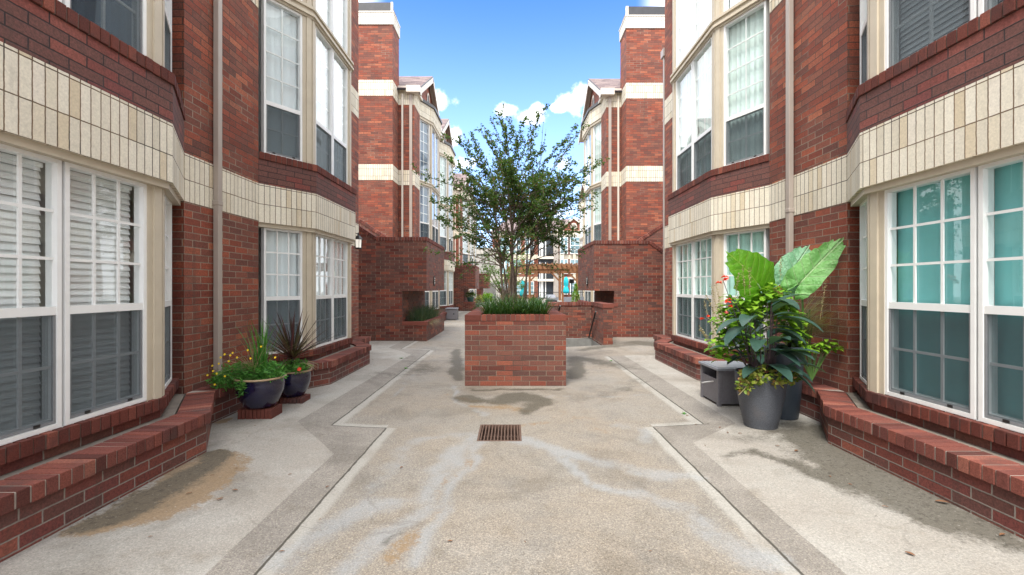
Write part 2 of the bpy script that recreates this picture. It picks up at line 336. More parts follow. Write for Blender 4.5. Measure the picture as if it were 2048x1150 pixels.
# ------------------------------------------------------------------ ground
def gz(x, y=5):
    t = min(1, max(0, (abs(x) - 1.2) / 1.5)); return .06 * t * t * (3 - 2 * t)
def pave_mat():
    mt, n = newmat('courtyard_concrete'); pos = n.add('ShaderNodeNewGeometry').outputs['Position']; x, y, z = n.sep(pos)
    stp = lambda v, edge, a, b: n.m('ADD', a, n.m('MULTIPLY', n.m('GREATER_THAN', v, edge), n.m('SUBTRACT', b, a)))
    wj = n.m('MULTIPLY', n.m('SUBTRACT', n.noise(pos, 3.5, 4, .6), .5), .022)
    xw = n.m('ADD', x, wj); yw = n.m('ADD', y, wj)
    # joint lines (zigzag) left / right : x position as a function of y
    jl = stp(y, 10.7, stp(y, 4.87, -1.345, -1.93), -2.62)
    jr = stp(y, 9.7, stp(y, 4.89, 1.515, 2.06), 9.0)
    ol = n.m('ADD', n.lin(yw, 4.09, 4.94, -1.60, -2.33), n.lin(yw, 9.9, 10.9, 0, -.75)); ol = n.m('ADD', ol, n.lin(y, 4.94, 9.8, 0, .13))
    orr = n.m('ADD', n.lin(yw, 4.36, 4.86, 1.735, 2.39), 0)
    near = n.m('LESS_THAN', y, 14.5)
    inl = n.m('GREATER_THAN', xw, jl); inr = n.m('LESS_THAN', xw, jr)
    inside = n.m('MULTIPLY', inl, inr)
    outl = n.m('LESS_THAN', xw, ol); outr = n.m('GREATER_THAN', xw, stp(y, 9.7, orr, 9.0)); outer = n.m('MAXIMUM', outl, outr)
    # distance to joint
    dj = n.m('MINIMUM', n.m('ABSOLUTE', n.m('SUBTRACT', xw, jl)), n.m('ABSOLUTE', n.m('SUBTRACT', xw, jr)))
    def hj(yy, xa, xb):
        inx = n.m('MULTIPLY', n.m('GREATER_THAN', x, xa), n.m('LESS_THAN', x, xb))
        return n.m('ADD', n.m('ABSOLUTE', n.m('SUBTRACT', yw, yy)), n.m('MULTIPLY', n.m('SUBTRACT', 1, inx), 5))
    for a in [(4.87, -1.93, -1.345), (4.89, 1.515, 2.12), (10.7, -2.62, -1.93)]: dj = n.m('MINIMUM', dj, hj(*a))
    dcr = n.m('MINIMUM', hj(6.98, -1.93, 2.06), hj(9.72, .9, 5))
    fine = n.noise(pos, 260, 3, .7); med = n.noise(pos, 55, 4, .65); big = n.noise(pos, .75, 5, .6); big2 = n.noise(n.vm('ADD', pos, (7, 3, 1)), 1.9, 4, .6)
    vor = n.add('ShaderNodeTexVoronoi'); vor.feature = 'F1'; n.link(pos, vor.inputs['Vector']); vor.inputs['Scale'].default_value = 150
    agg = n.ramp(n.sep(vor.outputs['Color'])[0], [(0, (.60, .55, .5)), (.3, (.93, .91, .89)), (.7, (1.06, 1.02, .96)), (1, (1.55, 1.48, 1.38))])
    # centre slab: tan exposed aggregate
    cc = n.mix(n.smooth(big, .35, .68), (.205, .182, .152), (.200, .190, .172)); cc = n.mix(n.smooth(big2, .5, .75), cc, (.165, .155, .140))
    cc = n.mix(.85, cc, n.mix(1.0, cc, agg, 'MULTIPLY'))
    # strip: grey aggregate ; outer: pale concrete
    sc = n.mix(n.smooth(big2, .35, .7), (.175, .162, .145), (.215, .20, .18)); sc = n.mix(.7, sc, n.mix(1.0, sc, agg, 'MULTIPLY'))
    oc = n.mix(n.smooth(big, .35, .65), (.275, .265, .240), (.25, .230, .202)); oc = n.mix(n.smooth(big2, .5, .8, 0, .6), oc, (.33, .32, .30)); oc = n.mix(.32, oc, n.mix(1.0, oc, agg, 'MULTIPLY'))
    col = n.mix(inside, sc, cc); col = n.mix(outer, col, oc)
    bl = n.noise(n.vm('ADD', pos, (2, 8, 5)), 1.15, 6, .68, dist=.6); bl2 = n.noise(n.vm('ADD', pos, (12, 1, 5)), 3.6, 5, .7, dist=.4)
    col = n.mix(n.m('MULTIPLY', n.smooth(bl, .50, .66), .62), col, n.mix(1.0, col, (.66, .645, .62), 'MULTIPLY'))
    col = n.mix(n.m('MULTIPLY', n.smooth(bl, .44, .32), .55), col, n.mix(1.0, col, (1.18, 1.19, 1.21), 'MULTIPLY'))
    col = n.mix(n.m('MULTIPLY', n.smooth(bl2, .54, .70), .5), col, n.mix(1.0, col, (.72, .68, .62), 'MULTIPLY'))
    # trowelled pale margin inside the joint
    mg = n.m('MULTIPLY', n.smooth(n.m('ADD', dj, n.m('MULTIPLY', n.m('SUBTRACT', big2, .5), .09)), .125, .07), inside); mg = n.m('MULTIPLY', mg, near)
    col = n.mix(n.m('MULTIPLY', n.m('MULTIPLY', mg, .9), n.smooth(big2, .3, .5, .45, 1)), col, n.mix(med, (.25, .24, .21), (.33, .315, .285)))
    # painted attribute stains: r = bluish wash, g = dark damp grime, b = ochre
    at = n.add('ShaderNodeVertexColor'); at.layer_name = 'stain'; sr, sg, sb = n.sep(at.outputs[0])
    rag = n.m('ADD', n.m('MULTIPLY', n.m('SUBTRACT', n.noise(pos, 5, 6, .7), .5), 1.3), n.m('MULTIPLY', n.m('SUBTRACT', n.noise(n.vm('ADD', pos, (2, 2, 2)), 42, 3, .7), .5), .7))
    def amt(a, lo, hi): return n.m('MULTIPLY', n.smooth(n.m('ADD', a, n.m('MULTIPLY', rag, n.smooth(a, 0.02, .4))), lo, hi), 1)
    col = n.mix(n.m('MULTIPLY', amt(sr, .15, .95), .55), col, n.mix(med, (.21, .23, .245), (.285, .30, .31)))
    col = n.mix(n.m('MULTIPLY', amt(sb, .30, .55), .85), col, n.mix(med, (.16, .10, .048), (.24, .165, .09)))
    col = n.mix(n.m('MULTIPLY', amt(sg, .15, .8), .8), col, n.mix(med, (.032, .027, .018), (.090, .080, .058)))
    col = n.mix(1.0, col, n.ramp(fine, [(.2, (.88, .89, .91)), (.8, (1.30, 1.315, 1.335))]), 'MULTIPLY')
    gr3 = n.noise(n.vm('ADD', pos, (4, 4, 9)), 75, 4, .8); col = n.mix(1.0, col, n.ramp(gr3, [(.3, (.72,) * 3), (.7, (1.28,) * 3)]), 'MULTIPLY')
    spk = n.smooth(n.noise(n.vm('ADD', pos, (1, 5, 3)), 52, 2), .69, .74); col = n.mix(n.m('MULTIPLY', spk, .6), col, (.085, .07, .055))
    spw = n.smooth(n.noise(n.vm('ADD', pos, (8, 2, 3)), 60, 2), .68, .73); col = n.mix(n.m('MULTIPLY', spw, .45), col, (.45, .43, .39))
    vc = n.add('ShaderNodeTexVoronoi'); vc.feature = 'DISTANCE_TO_EDGE'; vc.inputs['Scale'].default_value = .55
    wp = n.add('ShaderNodeTexNoise'); n.link(pos, wp.inputs['Vector']); wp.inputs['Scale'].default_value = 3.5; wp.inputs['Detail'].default_value = 5
    n.link(n.vm('ADD', pos, n.vm('MULTIPLY', n.vm('SUBTRACT', wp.outputs['Color'], (.5, .5, .5)), (.35, .35, 0))), vc.inputs['Vector'])
    hair = n.m('MULTIPLY', n.smooth(vc.outputs['Distance'], .0045, .0015), n.smooth(n.noise(n.vm('ADD', pos, (3, 3, 3)), .8, 2), .50, .58)); col = n.mix(n.m('MULTIPLY', hair, .22), col, (.07, .06, .05))
    grit = n.smooth(n.noise(n.vm('ADD', pos, (6, 2, 9)), 30, 5, .8), .52, .62); col = n.mix(n.m('MULTIPLY', n.m('MULTIPLY', grit, amt(sg, .1, .5)), .55), col, (.022, .018, .012))
    jm = n.m('MULTIPLY', n.smooth(n.m('ADD', dj, n.m('MULTIPLY', n.m('SUBTRACT', n.noise(pos, 14, 3), .5), .012)), .011, .005), near)
    col = n.mix(n.m('MULTIPLY', jm, .93), col, (.045, .04, .03))
    cr = n.m('MULTIPLY', n.smooth(dcr, .007, .002), near); col = n.mix(n.m('MULTIPLY', cr, .6), col, (.12, .11, .09))
    h = n.m('SUBTRACT', n.m('ADD', n.m('MULTIPLY', med, .5), n.m('MULTIPLY', vor.outputs['Distance'], -.6)), n.m('MULTIPLY', jm, 3))
    finish(n, col, n.lin(med, .2, .8, .65, .92), n.bump(h, .4, .005)); return mt
M['pave'] = pave_mat()
def seg_d(px_, py_, a, b):
    ax, ay = a; bx, by = b; dx_, dy_ = bx - ax, by - ay; L = dx_ * dx_ + dy_ * dy_
    t = 0 if L == 0 else max(0, min(1, ((px_ - ax) * dx_ + (py_ - ay) * dy_) / L)); return math.hypot(px_ - ax - t * dx_, py_ - ay - t * dy_), t
def G(px, py):
    k = CAMH / (py - CY)
    for _ in range(4): k = (CAMH - gz((px - 1024) * k)) / (py - CY)
    return ((px - 1024) * k, FPX * k)
# streams: (list of (px,py,width_m,strength)) in photo coordinates converted to ground metres
BLUE = [[(960, 868, .10, .9), (905, 905, .13, .9), (880, 960, .10, .8), (845, 1010, .10, .8), (790, 1060, .12, .8), (700, 1148, .14, .7)],
        [(985, 862, .09, .8), (925, 930, .06, .8), (900, 985, .06, .9), (870, 1060, .06, .9), (838, 1150, .07, .9)],
        [(975, 866, .10, .8), (1030, 880, .10, .8), (1120, 905, .12, .9), (1200, 925, .10, .9), (1290, 945, .10, .7), (1370, 950, .08, .6)],
        [(1110, 905, .05, .7), (1160, 955, .05, .9), (1250, 990, .08, .8), (1360, 1020, .12, .7), (1450, 1075, .15, .7), (1530, 1130, .15, .8)],
        [(855, 990, .06, .5), (740, 1005, .10, .8), (640, 1060, .12, .9), (560, 1130, .10, .9)],
        [(960, 860, .10, .7), (850, 875, .10, .5), (780, 940, .12, .6), (740, 985, .10, .5)],
        [(905, 772, .05, .8), (915, 800, .04, .8), (960, 830, .06, .7)], [(1240, 850, .10, .6), (1290, 860, .06, .8), (1300, 890, .08, .6)],
        [(780, 800, .04, .5), (830, 745, .05, .5)], [(1050, 800, .05, .5), (1120, 790, .05, .6), (1300, 790, .05, .4)]]
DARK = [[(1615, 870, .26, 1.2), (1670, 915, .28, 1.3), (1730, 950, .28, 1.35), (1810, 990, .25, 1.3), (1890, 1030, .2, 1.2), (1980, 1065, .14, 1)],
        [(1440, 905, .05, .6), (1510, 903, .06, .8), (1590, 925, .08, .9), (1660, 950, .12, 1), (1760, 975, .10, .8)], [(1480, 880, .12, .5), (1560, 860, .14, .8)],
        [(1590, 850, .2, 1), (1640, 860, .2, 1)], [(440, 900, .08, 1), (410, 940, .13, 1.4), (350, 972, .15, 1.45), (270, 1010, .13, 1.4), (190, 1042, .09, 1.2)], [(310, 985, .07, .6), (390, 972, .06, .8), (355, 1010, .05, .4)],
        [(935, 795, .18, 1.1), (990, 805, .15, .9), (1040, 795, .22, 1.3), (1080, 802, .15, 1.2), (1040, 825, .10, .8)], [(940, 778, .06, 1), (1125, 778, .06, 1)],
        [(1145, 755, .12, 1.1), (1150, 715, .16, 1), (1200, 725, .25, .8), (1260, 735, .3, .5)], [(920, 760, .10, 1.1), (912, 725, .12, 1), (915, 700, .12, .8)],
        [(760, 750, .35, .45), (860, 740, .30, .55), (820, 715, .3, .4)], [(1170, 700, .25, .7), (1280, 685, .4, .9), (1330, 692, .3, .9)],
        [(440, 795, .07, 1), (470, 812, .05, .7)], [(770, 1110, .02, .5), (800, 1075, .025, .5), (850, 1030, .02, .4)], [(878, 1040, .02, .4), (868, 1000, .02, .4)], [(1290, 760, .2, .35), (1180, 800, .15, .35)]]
OCH = [[(410, 935, .27, 1.2), (365, 985, .29, 1.2), (290, 1015, .22, 1.2), (210, 1040, .14, 1.1)], [(430, 905, .12, 1), (445, 898, .06, .8)], [(1040, 850, .1, .45), (1130, 830, .15, .35), (1250, 870, .2, .3)],
       [(925, 920, .07, .36), (885, 990, .09, .36), (850, 1060, .10, .38), (800, 1148, .12, .36)], [(430, 848, .07, 1), (455, 838, .04, .9)], [(950, 815, .14, .6), (1060, 818, .10, .5), (890, 790, .12, .5)], [(640, 990, .10, .4), (730, 1000, .05, .4)]]
def strokes(lst):
    out = []
    for st in lst:
        pp = [(*G(a[0], a[1]), a[2], a[3]) for a in st]; out.append(pp)
    return out
SB, SDk, SO = strokes(BLUE), strokes(DARK), strokes(OCH)
from mathutils import noise as MN
def stroke_val(x, y, lst):
    p = Vector((x, y, 0)); a_ = MN.turbulence_vector(p * 1.7 + Vector((5, 2, 1)), 3, False); b_ = MN.noise_vector(p * 5.5)
    x += a_[0] * .10 + b_[0] * .03; y += a_[1] * .16 + b_[1] * .05; best = 0; md = .62 + .75 * (MN.fractal(p * 1.3 + Vector((1, 9, 4)), .7, 2.0, 4) * .5 + .5)
    for pp in lst:
        for i in range(len(pp) - 1):
            if y < min(pp[i][1], pp[i + 1][1]) - .6 or y > max(pp[i][1], pp[i + 1][1]) + .6: continue
            d, t = seg_d(x, y, pp[i][:2], pp[i + 1][:2]); wd = pp[i][2] * (1 - t) + pp[i + 1][2] * t; s_ = pp[i][3] * (1 - t) + pp[i + 1][3] * t
            v = s_ * math.exp(-(d / wd) ** 2 * .8)
            if v > best: best = v
    return best * min(1.15, md)
PIT = (1.30, 2.30, 11.5, 13.15)
DRN = (-.345, .095, 4.455, 4.985)
def frange(a, b, s_): return [a + i * (b - a) / max(1, round((b - a) / s_)) for i in range(max(1, round((b - a) / s_)))]
xs = [-60, -40, -25, -15, -9, -6, -4.5] + frange(-3.6, 3.6, .055) + [3.6, 4.5, 6, 9, 15, 25, 40, 60]
ys = [-40, -20, -8, -3, 0, 1.2] + frange(1.8, 7.5, .055) + frange(7.5, 14, .13) + [14, 15.5, 17, 19, 22, 26, 30, 36, 44, 56, 70, 100, 160, 260, 400]
for a in PIT[:2] + DRN[:2]: xs.append(a)
for a in PIT[2:] + DRN[2:]: ys.append(a)
xs = sorted(set(xs)); ys = sorted(set(ys))
gm = bpy.data.meshes.new('ground'); nx, ny = len(xs), len(ys)
verts = [(x, y, gz(x, y)) for y in ys for x in xs]; faces = []
for j in range(ny - 1):
    for i in range(nx - 1):
        cxm, cym = (xs[i] + xs[i + 1]) / 2, (ys[j] + ys[j + 1]) / 2
        if PIT[0] < cxm < PIT[1] and PIT[2] < cym < PIT[3]: continue
        if DRN[0] < cxm < DRN[1] and DRN[2] < cym < DRN[3]: continue
        faces.append((j * nx + i, j * nx + i + 1, (j + 1) * nx + i + 1, (j + 1) * nx + i))
gm.from_pydata(verts, [], faces); gm.materials.append(M['pave'])
ca = gm.color_attributes.new('stain', 'FLOAT_COLOR', 'POINT'); buf = []
for (x, y, z_) in verts:
    if abs(x) < 3.7 and 1.5 < y < 14: buf += [stroke_val(x, y, SB), stroke_val(x, y, SDk), stroke_val(x, y, SO), 1]
    else: buf += [0, 0, 0, 1]
ca.data.foreach_set('color', buf); gm.polygons.foreach_set('use_smooth', [True] * len(faces))
go = bpy.data.objects.new('ground', gm); COL.objects.link(go); tag(go, kind='structure')
# ------------------------------------------------------------------ facade helpers
def nrm(sg, a, b):
    d = Vector((b[0] - a[0], b[1] - a[1])); d.normalize()
    return (d, Vector((-d.y, d.x)) if sg > 0 else Vector((d.y, -d.x)))
def offset(sg, pts, off):
    n = len(pts); out = []
    for i in range(n):
        ns = []
        if i > 0: ns.append(nrm(sg, pts[i - 1], pts[i])[1])
        if i < n - 1: ns.append(nrm(sg, pts[i], pts[i + 1])[1])
        if len(ns) == 1: m_ = ns[0]
        else: m_ = (ns[0] + ns[1]); m_ = m_ / (1 + ns[0].dot(ns[1]))
        out.append((pts[i][0] + m_.x * off, pts[i][1] + m_.y * off))
    return out
def ribbon(mb, sg, pts, oo, oi, z0, z1, m, mtop=None, u0=0):
    A = offset(sg, pts, oo); B = offset(sg, pts, oi); u = u0
    for i in range(len(pts) - 1):
        L = math.hypot(A[i + 1][0] - A[i][0], A[i + 1][1] - A[i][1])
        mb.prism([A[i], A[i + 1], B[i + 1], B[i]], z0, z1, m, mtop, us=[u, u + L, u, u]); u += L
    return u
def rowlock_run(mb, sg, pts, oo, depth, ztop, h, m, core, w=.067, gap=.0105, jit=.002, ends=True):
    """real bricks on edge along a plan polyline; outer edge at offset oo, running back by depth"""
    A = offset(sg, pts, oo)
    for i in range(len(A) - 1):
        t, n = nrm(sg, A[i], A[i + 1]); L = math.hypot(A[i + 1][0] - A[i][0], A[i + 1][1] - A[i][1])
        k = max(1, round(L / (w + gap))); st = L / k
        for j in range(k):
            o = A[i]; jj = random.uniform(-.003, .003)
            mb.obox(o, t, n, j * st + gap / 2, (j + 1) * st - gap / 2, -depth, jj, ztop - h, ztop, m, jit)
    ribbon(mb, sg, pts, oo - .008, oo - depth + .004, ztop - h + .002, ztop - .005, core)
def window(parent, a, b, n, z0, z1, rail, cols, rt, rb, cover, screen=True, glass='glass', name='window', fr=.031):
    """double hung window between plan points a,b at height z0..z1; parts: frame mesh > pane, blind, insect_screen"""
    t = Vector((b[0] - a[0], b[1] - a[1])); L = t.length; t.normalize(); W_ = M['white']
    mb = MB(); B = lambda s0, s1, d0, d1, q0, q1, m=W_: mb.obox(a, t, n, s0, s1, d0, d1, q0, q1, m)
    B(0, fr, -.05, .03, z0, z1); B(L - fr, L, -.05, .03, z0, z1)
    B(fr, L - fr, -.05, .03, z0, z0 + fr); B(fr, L - fr, -.05, .03, z1 - fr, z1)
    q0, q1 = z0 + fr, z1 - fr; s0, s1 = fr, L - fr
    if rail:
        B(s0, s1, -.045, .024, rail - .028, rail + .028)
        f2 = .022   # inner sash frame of the lower sash
        B(s0, s0 + f2, -.05, .012, q0, rail - .028); B(s1 - f2, s1, -.05, .012, q0, rail - .028); B(s0 + f2, s1 - f2, -.05, .012, q0, q0 + .035)
        zones = [(rail + .028, q1, rt), (q0 + .035, rail - .028, rb)]
    else: zones = [(q0, q1, rt)]
    mw = .010; md0, md1 = (-.004, .008) if cols == 3 else (-.030, -.014)
    for (za, zb, rr) in zones:
        for c in range(1, cols):
            x = s0 + (s1 - s0) * c / cols; B(x - mw, x + mw, md0, md1, za, zb)
        for r in range(1, rr):
            z = za + (zb - za) * r / rr
            for c in range(cols):
                xa = s0 + (s1 - s0) * c / cols + (mw if c else 0); xb = s0 + (s1 - s0) * (c + 1) / cols - (mw if c < cols - 1 else 0)
                B(xa, xb, md0 + .001, md1 - .001, z - mw, z + mw)
    fo = mb.build(name, parent)
    mb = MB()
    for (za, zb, rr) in zones:
        d = -.008; p = lambda s_, z: (a[0] + t.x * s_ + n.x * d, a[1] + t.y * s_ + n.y * d, z)
        mb.face([p(s0, za), p(s1, za), p(s1, zb), p(s0, zb)], M[glass])
    mb.build('pane', fo)
    if cover:
        mb = MB(); d = -.085
        if cover == 'slats':
            z = q1 - .03; tilt = .0235
            while z > q0 + .02:
                A1 = (a[0] + t.x * s0 + n.x * (d + .005), a[1] + t.y * s0 + n.y * (d + .005)); B1 = (a[0] + t.x * s1 + n.x * (d + .005), a[1] + t.y * s1 + n.y * (d + .005))
                A2 = (a[0] + t.x * s0 + n.x * (d - .009), a[1] + t.y * s0 + n.y * (d - .009)); B2 = (a[0] + t.x * s1 + n.x * (d - .009), a[1] + t.y * s1 + n.y * (d - .009))
                zo = z + random.uniform(-.002, .002)
                mb.face([(*A1, zo - tilt), (*B1, zo - tilt), (*B2, zo + tilt), (*A2, zo + tilt)], M['blind'])
                mb.face([(*A1, zo - tilt - .003), (*B1, zo - tilt - .003), (*B2, zo + tilt - .003), (*A2, zo + tilt - .003)], M['blind'])
                z -= .0485
            mb.obox(a, t, n, s0, s1, d - .03, d + .02, q1 - .03, q1, M['blind'])
            mb.obox(a, t, n, s0 - .02, s1 + .02, d - .2, d - .19, q0, q1, M['inside'])
            nm = 'blind'
        elif cover == 'vanes':
            s_ = s0
            while s_ < s1 - .02:
                wv = min(.088, s1 - s_)
                pa = lambda q, dd: (a[0] + t.x * q + n.x * dd, a[1] + t.y * q + n.y * dd)
                x0, x1 = pa(s_, d - .012), pa(s_ + wv, d + .016)
                mb.face([(*x0, q0), (*x1, q0), (*x1, q1), (*x0, q1)], M['vane'], [(s_ * .2, 0), (s_ * .2 + .03, 0), (s_ * .2 + .03, 1), (s_ * .2, 1)])
                s_ += .079
            nm = 'vertical_blind'
        else:
            k = 28 if cover != 'teal' else 1
            for i in range(k):
                sa, sb = s0 - .03 + (s1 - s0 + .06) * i / k, s0 - .03 + (s1 - s0 + .06) * (i + 1) / k
                da, db = [d + (.018 * sin(q * 2.1) if k > 1 else 0) for q in (i, i + 1)]
                mb.face([(a[0] + t.x * sa + n.x * da, a[1] + t.y * sa + n.y * da, q0 - .03), (a[0] + t.x * sb + n.x * db, a[1] + t.y * sb + n.y * db, q0 - .03),
                         (a[0] + t.x * sb + n.x * db, a[1] + t.y * sb + n.y * db, q1 + .03), (a[0] + t.x * sa + n.x * da, a[1] + t.y * sa + n.y * da, q1 + .03)],
                        M[cover], [(sa, 0), (sb, 0), (sb, 1), (sa, 1)])
            nm = 'curtain'
        mb.build(nm, fo)
    if rail and screen:
        mb = MB(); d = .016; p = lambda s_, z: (a[0] + t.x * s_ + n.x * d, a[1] + t.y * s_ + n.y * d, z)
        za, zb = q0 + .004, rail - .03
        mb.face([p(s0 + .012, za), p(s1 - .012, za), p(s1 - .012, zb), p(s0 + .012, zb)], M['screen'])
        for (c0, c1, e0, e1) in ((s0 + .003, s0 + .018, za, zb), (s1 - .018, s1 - .003, za, zb), (s0 + .018, s1 - .018, za, za + .018)):
            mb.obox(a, t, n, c0, c1, d - .002, d + .006, e0, e1, M['scrframe'])
        for q in (.22, .80): mb.obox(a, t, n, s0 + (s1 - s0) * q - .02, s0 + (s1 - s0) * q + .02, d + .006, d + .010, za + .002, za + .022, M['black'])
        mb.build('insect_screen', fo)
    return fo
M['scrframe'] = simple('grey_screen_frame', (.20, .21, .22), .5)
Z_T1, Z_T2 = 2.41, 2.915
LEV = [dict(z0=.57, z1=2.36, rail=1.35, cols=3, rt=3, rb=2), dict(z0=3.355, z1=5.56, rail=4.09, cols=2, rt=4, rb=2), dict(z0=5.74, z1=8.14, rail=None, cols=2, rt=6, rb=0)]
def bay(root, sg, s, c1, c2, e, covers, which=('near', 'front', 'far'), real=True, drop=0.0, glass1='glass', levels=(0, 1, 2)):
    pts = [s, c1, c2, e]; ins = -.12
    mb = MB()
    # wall pieces of the bay
    ribbon(mb, sg, pts, -.09, -.35, 0, .47, M['brick_bench'])
    zt = Z_T1 - drop
    mb.build('bay_base', root); mb = MB(); P_ = offset(sg, pts, -.2)
    ribbon(mb, sg, pts, 0, -.34, zt, Z_T2, M['tile']); ribbon(mb, sg, pts, 0, -.34, Z_T2, 3.25, M['brick_spand']); mb.prism(P_, 2.55, 2.85, M['inside']); mb.build('bay_spandrel', root)
    mb = MB(); ribbon(mb, sg, pts, 0, -.34, 8.24, 8.80, M['tile']); mb.prism(P_, 8.3, 8.7, M['inside']); mb.build('bay_cornice', root)
    mb = MB()
    ribbon(mb, sg, pts, -.03, -.2, zt - .055, zt, M['tan']); mb.build('window_head_trim', root); mb = MB(); ribbon(mb, sg, pts, -.06, -.2, 5.56, 5.74, M['tan']); ribbon(mb, sg, pts, -.03, -.09, 5.59, 5.63, M['tan']); ribbon(mb, sg, pts, -.03, -.09, 5.69, 5.73, M['tan'])
    mb.build('window_head_trim', root); mb = MB(); ribbon(mb, sg, pts, -.03, -.2, 8.14, 8.24, M['tan'])
    mb.build('window_head_trim', root)
    mb = MB(); mb2 = MB()
    if real:
        rowlock_run(mb, sg, pts, -.045, .10, .565, .10, M['rowlock_sill'], M['mortar_dk']); ribbon(mb, sg, pts, -.10, -.2, .47, .568, M['white'])
        rowlock_run(mb2, sg, pts, .015, .14, 3.35, .10, M['rowlock_sill'], M['mortar_dk'])
    else:
        ribbon(mb, sg, pts, -.045, -.2, .465, .565, M['rowlock_sill']); ribbon(mb2, sg, pts, .015, -.2, 3.25, 3.35, M['rowlock_sill'])
    mb.build('window_sill', root, bevel=.004 if real else 0); mb2.build('window_sill', root, bevel=.004 if real else 0)
    mb = MB(); ribbon(mb, sg, pts, .06, -.5, 8.80, 8.90, M['metal']); mb.prism(offset(sg, pts, .0), 8.90, 8.96, M['metal']); mb.build('bay_roof', root)
    G_ = offset(sg, pts, ins)
    for li in levels:
        L_ = LEV[li]; z0, z1 = L_['z0'], L_['z1'] - (drop if li == 0 else 0)
        # corner posts
        for ci in (1, 2):
            mb = MB()
            for (i0, i1, rev) in ((ci - 1, ci, True), (ci, ci + 1, False)):
                t, n = nrm(sg, G_[i0], G_[i1]); L = math.hypot(G_[i1][0] - G_[i0][0], G_[i1][1] - G_[i0][1])
                o = G_[i0]
                if rev: mb.obox(o, t, n, L - .135, L - .075, -.06, .035, z0 - .01, z1 + .01, M['tan']); mb.obox(o, t, n, L - .078, L + .0, -.06, .052, z0 - .01, z1 + .01, M['tan'])
                else: mb.obox(o, t, n, .075, .135, -.06, .035, z0 - .01, z1 + .01, M['tan']); mb.obox(o, t, n, .001, .078, -.06, .0525, z0 - .01, z1 + .01, M['tan'])
            mb.build('corner_post', root)
        segs = {'near': (0, 1), 'front': (1, 2), 'far': (2, 3)}
        for k in which:
            i0, i1 = segs[k]; t, n = nrm(sg, G_[i0], G_[i1]); A = Vector(G_[i0]); B = Vector(G_[i1])
            gl = glass1 if li == 0 else 'glass'
            if k == 'front':
                A2, B2 = A + t * .135, B - t * .135; mid = (A2 + B2) / 2
                window(root, A2, mid - t * .012, n, z0, z1, L_['rail'], L_['cols'], L_['rt'], L_['rb'], covers[li], True, gl)
                window(root, mid + t * .012, B2, n, z0, z1, L_['rail'], L_['cols'], L_['rt'], L_['rb'], covers[li], True, gl)
            else:
                A2, B2 = (A + t * .12, B - t * .135) if k == 'near' else (A + t * .135, B - t * .12)
                window(root, A2, B2, n, z0, z1, L_['rail'], L_['cols'], L_['rt'], L_['rb'], covers[li], True, gl)
def flatwall(mb, sg, pts, z1=8.80, bands=True):
    u = 0; T, K = M['tile'], M['brick']
    ribbon(mb, sg, pts, 0, -.4, 0, Z_T1, K); ribbon(mb, sg, pts, .004, -.4, Z_T1, Z_T2, T); ribbon(mb, sg, pts, 0, -.4, Z_T2, 5.28, K)
    ribbon(mb, sg, pts, .004, -.4, 5.28, 5.83, T); ribbon(mb, sg, pts, 0, -.4, 5.83, 8.24, K); ribbon(mb, sg, pts, .004, -.4, 8.24, z1, T)
def gable(root, sg, X, zc, hw=2.65, z0=8.85, rise=1.62, back=5.5):
    """gable over a bay: brick triangle facing the court, shingled slopes running back"""
    x = sg * X; mb = MB(); tri = [(zc - hw, z0), (zc + hw, z0), (zc, z0 + rise)]
    for dxx in (0, .3):
        mb.face([(x + sg * dxx, q[0], q[1]) for q in tri], M['brick'], [q for q in tri])
    mb.build('gable_wall', root)
    for s_ in (-1, 1):
        mb = MB(); a = (zc + s_ * (hw + .25), z0 - .15); b = (zc, z0 + rise); L = math.hypot(a[0] - b[0], a[1] - b[1]); nx_, nz_ = (b[1] - a[1]) * s_ / L, abs(b[0] - a[0]) / L
        th = .07; xo, xi = x - sg * .22, x + sg * back
        q = lambda xx, p, o: (xx, p[0] + nx_ * o, p[1] + nz_ * o)
        v = [q(xo, a, .0), q(xi, a, .0), q(xi, b, .0), q(xo, b, .0), q(xo, a, th), q(xi, a, th), q(xi, b, th), q(xo, b, th)]
        uvs = [(0, 0), (back, 0), (back, L), (0, L)]
        mb.face([v[i] for i in (4, 5, 6, 7)], M['shingle'], uvs); mb.face([v[i] for i in (0, 1, 2, 3)], M['fascia'], uvs)
        for c in ((0, 1, 5, 4), (0, 3, 7, 4), (1, 2, 6, 5)): mb.face([v[i] for i in c], M['metal'])
        mb.build('roof_slope', root)
        mb = MB(); f = lambda xx, p, o: (xx, p[0] + nx_ * o, p[1] + nz_ * o)
        w4 = [f(xo + sg * .012 * k - sg * .02, p, o) for k in (0, 3) for (p, o) in ((a, -.17), (b, -.17), (b, .01), (a, .01))]
        for c in ((0, 1, 2, 3), (4, 5, 6, 7), (0, 1, 5, 4), (3, 2, 6, 7)): mb.face([w4[i] for i in c], M['fascia'])
        mb.build('rake_board', root)
    # arched vent
    mb = MB(); xv = x - sg * .03; pts = [(zc - .22, z0 + .25), (zc + .22, z0 + .25), (zc + .22, z0 + .65)] + [(zc + .22 * cos(t), z0 + .65 + .22 * sin(t)) for t in [pi * i / 8 for i in range(1, 8)]] + [(zc - .22, z0 + .65)]
    c0 = (zc, z0 + .5); big = [(c0[0] + (p[0] - c0[0]) * 1.3, c0[1] + (p[1] - c0[1]) * 1.25) for p in pts]
    n = len(pts)
    for i in range(n):
        j = (i + 1) % n; mb.face([(xv, *pts[i]), (xv, *pts[j]), (xv, *big[j]), (xv, *big[i])], M['fascia'])
    mb.face([(xv + sg * .02, *p) for p in pts], M['metal']); vt = mb.build('gable_vent', root)
    # eave return box + gutter
    mb = MB(); mb.box(min(x - sg * .25, x + sg * .25), max(x - sg * .25, x + sg * .25), zc - hw - .3, zc - hw + .1, 8.62, 8.86, M['fascia']); mb.build('eave_return', root)
